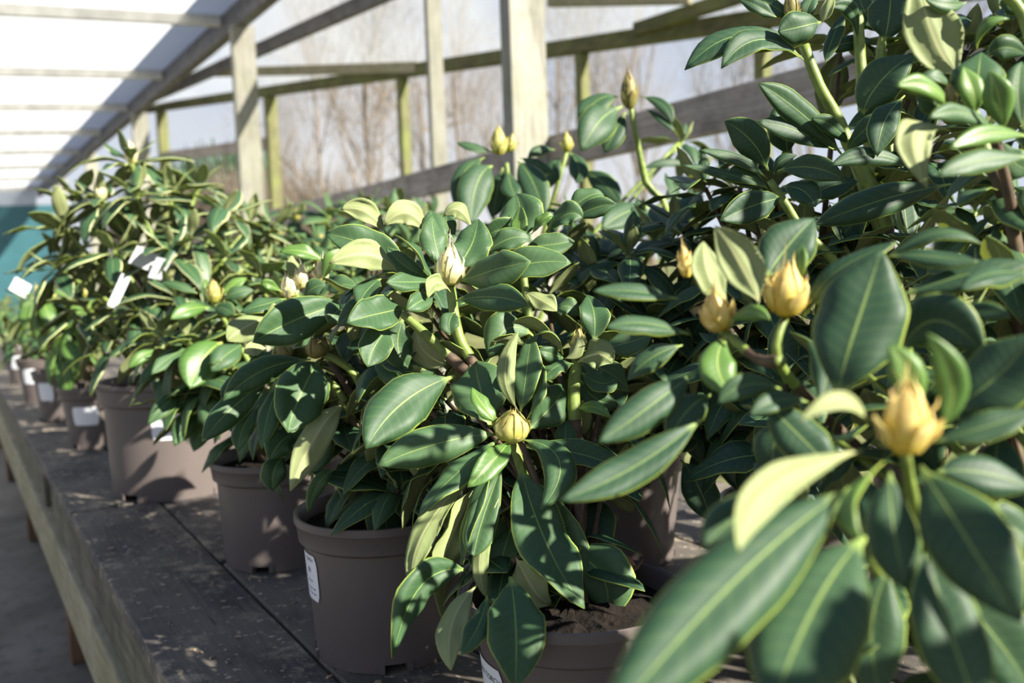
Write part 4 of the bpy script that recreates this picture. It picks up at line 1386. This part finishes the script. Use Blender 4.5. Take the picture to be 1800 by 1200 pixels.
# --- J: pot glimpsed behind A
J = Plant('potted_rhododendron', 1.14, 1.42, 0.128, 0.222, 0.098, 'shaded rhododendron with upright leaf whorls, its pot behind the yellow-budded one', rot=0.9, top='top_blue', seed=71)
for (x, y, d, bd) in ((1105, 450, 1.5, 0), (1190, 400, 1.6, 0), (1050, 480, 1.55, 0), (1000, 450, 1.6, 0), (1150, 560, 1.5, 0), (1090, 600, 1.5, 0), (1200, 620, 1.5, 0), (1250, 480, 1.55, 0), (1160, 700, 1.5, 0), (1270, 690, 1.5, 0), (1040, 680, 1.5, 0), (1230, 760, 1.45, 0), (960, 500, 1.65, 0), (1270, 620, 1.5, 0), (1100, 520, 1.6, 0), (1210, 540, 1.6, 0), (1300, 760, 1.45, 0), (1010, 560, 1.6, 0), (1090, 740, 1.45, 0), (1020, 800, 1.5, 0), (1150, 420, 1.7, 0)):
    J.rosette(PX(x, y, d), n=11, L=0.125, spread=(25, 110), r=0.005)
J.leaf_px('r3', C1, 3590, 2420, 3690, 2580, 3752, 2750, 165, 8, 1.34, 1.30)

# --- F: tall dark plant at the upper right
Fp = Plant('potted_rhododendron', 1.10, 0.93, 0.128, 0.222, 0.098, 'tallest dark rhododendron with thick green stems rising above the side rail', rot=0.4, top='top_blue', seed=81)
Fp.woody = 0.3
Fp.branch('f1', q(C3, 640, 240, 1.25), 0.0085, [PX(1560, 480, 1.26), PX(1490, 250, 1.26), PX(1440, 150, 1.25)])
Fp.branch('f2', q(C3, 925, 60, 1.3), 0.0085, [PX(1540, 480, 1.3), PX(1520, 190, 1.3), PX(1512, 100, 1.3)])
Fp.branch('f3', q(C3, 1060, 150, 1.34), 0.007, [PX(1560, 400, 1.33), PX(1545, 150, 1.34)])
Fp.branch('f4', q(C3, 460, 950, 1.22), 0.006, [PX(1500, 560, 1.24), PX(1400, 390, 1.22)])
Fp.branch('f5', q(C3, 900, 860, 1.27), 0.007, [PX(1560, 560, 1.26)])
Fp.bud('f1', q(C3, 575, 115, 1.25), (-0.05, 0, 1), 0.05, 0.010, 'bud_b', 15, 0.3)
for br, r_ in (
    ('f1', (735, 115, 620, 140, 503, 168, 155, 12, 1.22, 1.19)), ('f1', (625, 295, 300, 195, 8, 362, 105, 55, 1.24, 1.2)), ('f1', (640, 312, 400, 210, 203, 362, 90, 50, 1.23, 1.18)),
    ('f1', (560, 200, 400, 158, 238, 212, 45, 50, 1.25, 1.24)), ('f1', (500, 95, 410, 40, 288, -12, 62, 30, 1.25, 1.25)), ('f1', (590, 112, 490, 40, 398, -22, 62, 25, 1.26, 1.27)),
    ('f1', (640, 115, 660, 40, 702, -40, 75, 15, 1.26, 1.27)), ('f1', (730, 125, 758, 50, 790, -40, 62, 158, 1.24, 1.25)), ('f2', (922, 235, 890, 55, 765, 42, 62, 35, 1.28, 1.24)),
    ('f2', (750, 340, 790, 200, 852, 68, 75, 15, 1.27, 1.29)), ('f2', (720, 272, 860, 228, 1012, 215, 72, 20, 1.32, 1.32)), ('f3', (1060, 222, 1090, 80, 1100, -70, 205, 12, 1.33, 1.33)),
    ('f5', (842, 818, 620, 590, 398, 440, 135, 15, 1.26, 1.2)), ('f5', (812, 792, 600, 690, 398, 640, 105, 22, 1.26, 1.22)), ('f4', (452, 902, 360, 740, 218, 640, 155, 8, 1.2, 1.19)),
    ('f4', (452, 992, 230, 915, -5, 868, 48, 40, 1.2, 1.16)), ('f4', (452, 942, 290, 840, 88, 788, 52, 35, 1.2, 1.17)), ('f4', (480, 922, 520, 850, 602, 818, 52, 25, 1.21, 1.2)),
    ('f4', (500, 902, 680, 882, 857, 952, 112, 18, 1.2, 1.14)), ('f4', (452, 1002, 330, 925, 213, 952, 92, 25, 1.21, 1.18)), ('f4', (532, 1040, 370, 1085, 198, 1162, 145, 12, 1.18, 1.12)),
    ('f5', (550, 822, 540, 690, 508, 530, 155, 20, 1.3, 1.3)), ('f5', (882, 772, 790, 665, 678, 625, 75, 25, 1.25, 1.22)), ('f2', (1112, 550, 1000, 595, 862, 688, 75, 25, 1.3, 1.26)),
    ('f5', (952, 612, 1030, 440, 1222, 295, 205, 22, 1.27, 1.24)), ('f3', (1172, 500, 1065, 640, 1030, 822, 135, 10, 1.15, 1.12)), ('f5', (850, 812, 960, 685, 1112, 600, 92, 35, 1.25, 1.2)),
    ('f5', (1212, 892, 1000, 815, 778, 877, 82, 35, 1.15, 1.12)), ('f5', (1422, 965, 1050, 1055, 700, 1182, 155, 12, 1.05, 1.0)), ('f5', (650, 1060, 780, 980, 922, 958, 122, 20, 1.25, 1.24)),
    ('f4', (520, 980, 640, 1010, 700, 1090, 120, 20, 1.2, 1.16)), ('f3', (1040, 180, 960, 60, 930, -40, 110, 20, 1.36, 1.36)), ('f3', (1090, 160, 1170, 60, 1230, -20, 110, 20, 1.36, 1.36))):
    Fp.leaf_px(br, C3, *r_, fold=rnd.uniform(0.08, 0.32), curl=rnd.uniform(0.15, 0.5), wave=rnd.uniform(0.04, 0.12), twist=rnd.uniform(-.4, .4), bulge=0.008)
for (x, y, d) in ((1560, 120, 1.45), (1480, 60, 1.45), (1640, 60, 1.4), (1700, 90, 1.35), (1480, 340, 1.35), (1560, 330, 1.3), (1620, 260, 1.3), (1400, 430, 1.35), (1330, 400, 1.4), (1500, 450, 1.25), (1600, 430, 1.2), (1430, 560, 1.25), (1300, 500, 1.4), (1660, 180, 1.35), (1520, 620, 1.2), (1780, 60, 1.3), (1300, 640, 1.25), (1330, 740, 1.2), (1280, 560, 1.35), (1380, 680, 1.15), (1400, 800, 1.1), (1480, 700, 1.1), (1340, 560, 1.3), (1240, 330, 1.5), (1300, 330, 1.5), (1360, 340, 1.45), (1280, 420, 1.5)):
    Fp.rosette(PX(x, y, d), n=10, L=0.125, spread=(30, 112), r=0.0045, brown=True)

# --- G: nearer plant at the right edge
G = Plant('potted_rhododendron', 0.93, 0.455, 0.125, 0.215, 0.097, 'rhododendron with broad sunlit upright leaves and red-tipped buds beside the tallest dark one', rot=0.8, top='top', seed=91)
G.branch('g1', q(C3, 1640, 700, 0.78), 0.005, [PX(1790, 480, 0.82), PX(1775, 350, 0.80)], brown=True)
G.branch('g2', q(C3, 1470, 420, 0.84), 0.006, [PX(1790, 460, 0.84), PX(1730, 260, 0.84)])
G.branch('g3', q(C3, 1690, -40, 0.86), 0.0065, [PX(1850, 350, 0.84), PX(1810, 60, 0.86)])
G.bud('g1', q(C3, 1410, 570, 0.77), (-0.1, 0, 1), 0.022, 0.006, 'bud_b', 17, 0.2)
for br, r_ in (
    ('g2', (1462, 402, 1330, 200, 1225, -90, 250, 170, 0.84, 0.86)), ('g1', (1560, 545, 1560, 400, 1580, 265, 245, 5, 0.77, 0.79)), ('g1', (1550, 605, 1528, 470, 1480, 350, 112, 15, 0.76, 0.76, 'top_young')),
    ('g1', (1690, 692, 1672, 530, 1618, 375, 135, 12, 0.75, 0.74, 'top_young')), ('g1', (1800, 685, 1768, 480, 1790, 325, 135, 12, 0.77, 0.78)), ('g1', (1422, 585, 1290, 452, 1128, 455, 72, 45, 0.77, 0.74, 'top_young')),
    ('g1', (1442, 462, 1340, 402, 1238, 430, 52, 40, 0.79, 0.78)), ('g1', (1642, 692, 1480, 592, 1298, 622, 85, 32, 0.77, 0.73)), ('g1', (1835, 722, 1620, 702, 1408, 785, 85, 22, 0.74, 0.70, 'top_young')),
    ('g1', (1845, 830, 1580, 842, 1342, 930, 112, 20, 0.73, 0.70)), ('g1', (1405, 690, 1225, 700, 1290, 992, 155, 155, 0.76, 0.73)), ('g1', (1422, 602, 1320, 540, 1228, 520, 105, 20, 0.79, 0.78)),
    ('g2', (1550, 262, 1590, 130, 1722, 98, 45, 40, 0.82, 0.80, 'top_young')), ('g3', (1500, 10, 1400, 25, 1278, -12, 65, 30, 0.86, 0.84)), ('g1', (1660, 720, 1740, 850, 1860, 900, 130, 20, 0.80, 0.80)),
    ('g3', (1660, 30, 1740, 20, 1840, 60, 100, 20, 0.88, 0.88)), ('g2', (1600, 300, 1700, 250, 1820, 290, 110, 25, 0.84, 0.84))):
    G.leaf_px(br, C3, *r_[:10], top=r_[10] if len(r_) > 10 else None, fold=rnd.uniform(0.08, 0.32), curl=rnd.uniform(0.15, 0.5), wave=rnd.uniform(0.04, 0.12), twist=rnd.uniform(-.4, .4), bulge=0.006)
for (x, y, d) in ((1760, 330, 0.86), (1720, 420, 0.86), (1800, 200, 0.9), (1780, 480, 0.80), (1680, 500, 0.9), (1850, 350, 0.85), (1600, 560, 0.98), (1700, 540, 1.0), (1780, 420, 1.0), (1740, 620, 0.92)):
    G.rosette(PX(x, y, d), n=9, L=0.10, spread=(50, 115), r=0.004, brown=True)

# --- H: foreground plant with golden buds
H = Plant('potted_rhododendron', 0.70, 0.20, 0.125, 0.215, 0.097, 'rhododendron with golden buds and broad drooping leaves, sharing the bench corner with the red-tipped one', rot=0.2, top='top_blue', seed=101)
H.branch('h1', q(C6, 1175, 1190, 0.52), 0.0042, [PX(1660, 1050, 0.62), PX(1610, 900, 0.57)])
H.branch('h2', q(C6, 540, 470, 0.72), 0.0042, [PX(1580, 860, 0.78), PX(1420, 700, 0.76), PX(1365, 625, 0.715)])
H.branch('h3', q(C6, 190, 520, 0.75), 0.0042, [PX(1330, 630, 0.72)], start=PX(1372, 635, 0.69))
H.branch('h4', q(C6, 1180, 420, 0.68), 0.0042, [PX(1680, 860, 0.74), PX(1600, 640, 0.72)])
H.branch('h5', q(C9, 1000, 560, 0.54), 0.0042, [PX(1640, 1120, 0.64)])
H.bud('h1', q(C6, 1170, 1185, 0.515), (-0.05, -0.1, 1), 0.046, 0.0128, 'bud_y', 21, 0.5)
H.bud('h2', q(C6, 545, 460, 0.715), (-0.05, -0.1, 1), 0.046, 0.0155, 'bud_y', 22, 0.35)
H.bud('h3', q(C6, 190, 540, 0.745), (-0.25, -0.1, 0.9), 0.038, 0.0125, 'bud_y', 23, 0.5)
H.bud('h3', q(C6, 20, 260, 0.77), (-0.1, 0, 1), 0.030, 0.0055, 'bud_y', 24, 0.6)
for br, r_ in (
    ('h4', (800, 925, 925, 500, 1050, 120, 410, 12, 0.62, 0.63)), ('h2', (400, 395, 315, 200, 172, -5, 195, 168, 0.71, 0.72)), ('h3', (240, 405, 140, 250, 108, 75, 155, 165, 0.74, 0.75)),
    ('h2', (440, 265, 545, 110, 692, -45, 255, 5, 0.74, 0.76)), ('h2', (600, 305, 612, 190, 632, 92, 72, 20, 0.71, 0.71, 'top_young')), ('h2', (620, 485, 825, 225, 1132, 72, 110, 45, 0.72, 0.70)),
    ('h4', (1050, 175, 1330, 30, 1582, 85, 62, 50, 0.70, 0.68)), ('h4', (1080, 150, 1330, 150, 1558, 178, 85, 40, 0.69, 0.66)), ('h4', (1150, 355, 1500, 245, 1840, 180, 140, 30, 0.68, 0.66)),
    ('h4', (1840, 255, 1650, 235, 1468, 332, 110, 40, 0.66, 0.62)), ('h4', (1280, 475, 1530, 435, 1735, 468, 80, 35, 0.66, 0.62)), ('h4', (1130, 690, 1330, 490, 1592, 675, 260, 15, 0.66, 0.62)),
    ('h1', (1430, 960, 1650, 790, 1860, 560, 310, 20, 0.60, 0.58)), ('h3', (-20, 370, -240, 340, -470, 328, 72, 50, 0.76, 0.74)), ('h3', (40, 560, -200, 505, -402, 522, 95, 40, 0.75, 0.72)),
    ('h3', (0, 618, -160, 685, -292, 802, 112, 15, 0.80, 0.80)), ('h3', (70, 755, -170, 940, -442, 1132, 180, 12, 0.72, 0.68)), ('h3', (100, 1010, -240, 1250, -648, 1442, 175, 14, 0.68, 0.64)),
    ('h3', (230, 575, 185, 720, 262, 885, 175, 12, 0.73, 0.70, 'top_young')), ('h2', (660, 920, 500, 910, 355, 992, 92, 25, 0.66, 0.64)), ('h2', (520, 850, 330, 830, 190, 930, 110, 20, 0.67, 0.66)),
    ('h3', (240, 502, 350, 442, 462, 488, 72, 28, 0.73, 0.70, 'top_young')), ('h1', (980, 1035, 830, 910, 617, 1022, 82, 155, 0.52, 0.50)), ('h1', (1215, 1000, 1195, 790, 1088, 615, 165, 12, 0.54, 0.54, 'top_young')),
    ('h1', (1350, 1070, 1425, 830, 1288, 555, 145, 18, 0.53, 0.52, 'top_young')), ('h1', (1250, 1250, 1480, 1610, 1782, 2085, 385, 3, 0.52, 0.46)), ('h1', (1095, 1270, 1115, 1600, 1187, 1915, 245, 8, 0.53, 0.50)),
    ('h1', (945, 1180, 490, 1355, 292, 1705, 175, 162, 0.52, 0.43)), ('h1', (1055, 1230, 870, 1450, 952, 1645, 62, 50, 0.51, 0.47, 'top_young')), ('h1', (890, 1370, 280, 1860, -480, 2720, 430, 10, 0.51, 0.41)),
    ('h1', (640, 1390, 300, 1520, 125, 1690, 210, 15, 0.54, 0.52)), ('h5', (960, 1630, 690, 2010, 470, 2560, 540, 5, 0.50, 0.43)), ('h5', (1620, 2700, 1420, 2160, 1305, 1735, 330, 8, 0.47, 0.50)),
    ('h5', (1350, 1850, 1600, 2100, 1860, 2460, 360, 10, 0.57, 0.55)), ('h1', (1320, 1130, 1600, 1050, 1860, 960, 130, 30, 0.55, 0.54)), ('h1', (1330, 1290, 1580, 1290, 1850, 1380, 200, 25, 0.58, 0.58)),
    ('h4', (700, 960, 760, 760, 660, 600, 120, 25, 0.66, 0.68)), ('h2', (560, 1000, 480, 1150, 500, 1340, 200, 20, 0.70, 0.70)), ('h2', (420, 900, 620, 1100, 800, 1290, 220, 15, 0.66, 0.64)),
    ('h3', (150, 880, 30, 960, -80, 1130, 160, 15, 0.72, 0.70)), ('h5', (1100, 1800, 1000, 2100, 1050, 2500, 300, 12, 0.56, 0.54)), ('h5', (1500, 1500, 1700, 1560, 1900, 1700, 200, 15, 0.60, 0.60)),
    ('h5', (1250, 1560, 1300, 1900, 1260, 2300, 260, 12, 0.62, 0.60))):
    H.leaf_px(br, C6, *r_[:10], top=r_[10] if len(r_) > 10 else None, fold=rnd.uniform(0.10, 0.30), curl=rnd.uniform(0.2, 0.55), wave=rnd.uniform(0.03, 0.09), bulge=0.004, twist=rnd.uniform(-.3, .3), nx=18, nc=4)
for (x, y, d) in ((1500, 640, 0.78), (1650, 620, 0.78), (1750, 720, 0.70), (1450, 760, 0.74), (1700, 880, 0.64), (1560, 980, 0.62), (1780, 1000, 0.64), (1420, 880, 0.72), (1680, 1150, 0.60)):
    H.rosette(PX(x, y, d), n=9, L=0.10, spread=(50, 115), r=0.004)

# --- unseen plants added beside and behind the camera, heights set to shade the row
for i, (x, y, tall) in enumerate(((1.47, 0.56, 1.75), (1.38, 0.06, 1.8), (0.98, -0.16, 1.0), (1.575, 1.02, 1.0), (0.60, -0.30, 0.92))):
    fp = Plant('potted_rhododendron', x, y, 0.125, 0.215, 0.097, 'leafy rhododendron at the near end of the bench beyond the tallest one', 'rhododendrons at the near end of the bench', rot=0.3 * i, seed=120 + i)
    for k in range(18 if tall > 1.5 else 10):
        a = k * 2.4 + i
        rr_ = 0.07 + 0.11 * (k % 3) / 2
        k = k % 10 + 0.5 * (k // 10)
        fp.rosette(fp.soil + Vector((rr_ * math.cos(a), rr_ * math.sin(a), (0.20 + 0.045 * k) * tall)), n=10, L=0.13, spread=(35, 115), r=0.005)

# ------------------------------------------------------------------ leaves rest clear of the pot walls
from mathutils.bvhtree import BVHTree


def rest_leaves():
    bpy.context.view_layer.update()

    def box(o):
        v = [o.matrix_world @ Vector(k_) for k_ in o.bound_box]
        return [(min(p_[k_] for p_ in v), max(p_[k_] for p_ in v)) for k_ in range(3)]

    def tree(o, m_):
        return BVHTree.FromPolygons([m_ @ v.co for v in o.data.vertices], [tuple(p_.vertices) for p_ in o.data.polygons])
    pots = [(tree(o, o.matrix_world), box(o)) for o in COL.objects if o.name.split('.')[0] == 'pot']
    for o in [o for o in COL.objects if o.name.split('.')[0] == 'leaf']:
        b_ = box(o)
        near = [t for t, pb in pots if all(b_[k_][0] < pb[k_][1] and b_[k_][1] > pb[k_][0] for k_ in range(3))]
        if not near or not any(tree(o, o.matrix_world).overlap(t) for t in near):
            continue
        root, M0 = o.parent.parent.location, o.matrix_world.copy()
        p0 = M0.translation
        far = max((M0 @ v.co for v in o.data.vertices), key=lambda w: (w - p0).length)
        ax = (far - p0).cross(Vector((0, 0, 1))).normalized()
        for k_ in range(1, 25):
            m_ = Matrix.Translation(p0) @ Matrix.Rotation(math.radians(5 * k_), 4, ax) @ Matrix.Translation(-p0) @ M0
            if not any(tree(o, m_).overlap(t) for t in near):
                o.matrix_local = Matrix.Translation(-root) @ m_
                break


rest_leaves()

# ------------------------------------------------------------------ litter
def dry_leaf(p, L, w, rot, label):
    V, Fc, idx, UV = leaf_shape(Vector((0, 0, 0)), Vector((L / 2, 0, L * 0.45)), Vector((L, 0, 0.01)), Vector((0, 0, 1)), w, 0.3, -0.6, 0.2, int(L * 1e4), nx=8, nc=2)
    o = link('dry_leaf', mesh('dry_leaf', V, Fc, ['dry', 'dry', 'dry'], idx, True, UV), None, p)
    o.rotation_euler = rot
    tag(o, label, 'dry leaf')


dry_leaf(A.soil + Vector((0.062, 0.005, 0.012)), 0.055, 0.028, (0.2, 0, 0.4), 'curled orange-brown dead leaf on the soil under the yellow-budded rhododendron')
dry_leaf(A.soil + Vector((0.020, 0.03, 0.012)), 0.045, 0.022, (-0.3, 0, 2.2), 'pale crumpled dead leaf on the soil beside the orange-brown one')


def litter_mesh():
    rr = random.Random(77)
    V, Fc = [], []
    for i in range(260):
        x, y = rr.uniform(0.26, 0.68), 0.9 + 3.0 * rr.random() ** 1.3
        s_ = rr.uniform(0.002, 0.006)
        if any((x - o_.location.x) ** 2 + (y - o_.location.y) ** 2 < (0.19 if o_ is D.root else 0.135) ** 2 for o_ in COL.objects if o_.name.startswith('potted_rhododendron')):
            continue
        a = rr.uniform(0, 6.28)
        z = BENCH_Z + 0.0002
        k = len(V)
        c_, n_ = math.cos(a), math.sin(a)
        for (u_, v_) in ((-1, -.5), (1, -.5), (1, .5), (-1, .5)):
            V.append((x + s_ * (u_ * c_ - v_ * n_ * .6), y + s_ * (u_ * n_ + v_ * c_ * .6), z))
        for (u_, v_) in ((-.6, -.3), (.6, -.3), (.6, .3), (-.6, .3)):
            V.append((x + s_ * (u_ * c_ - v_ * n_ * .6), y + s_ * (u_ * n_ + v_ * c_ * .6), z + s_ * rr.uniform(.3, .7)))
        Fc += [(k + 4, k + 5, k + 6, k + 7)] + [(k + j, k + (j + 1) % 4, k + 4 + (j + 1) % 4, k + 4 + j) for j in range(4)]
    return mesh('bark_litter', V, Fc, ['litter'])


M['litter'] = simple('litter', (0.30, 0.22, 0.15), 0.8, 0.6, 30)
tag(link('bark_litter', litter_mesh()), 'fine bark chips and grit scattered on the bench planks', 'litter', kind='stuff')
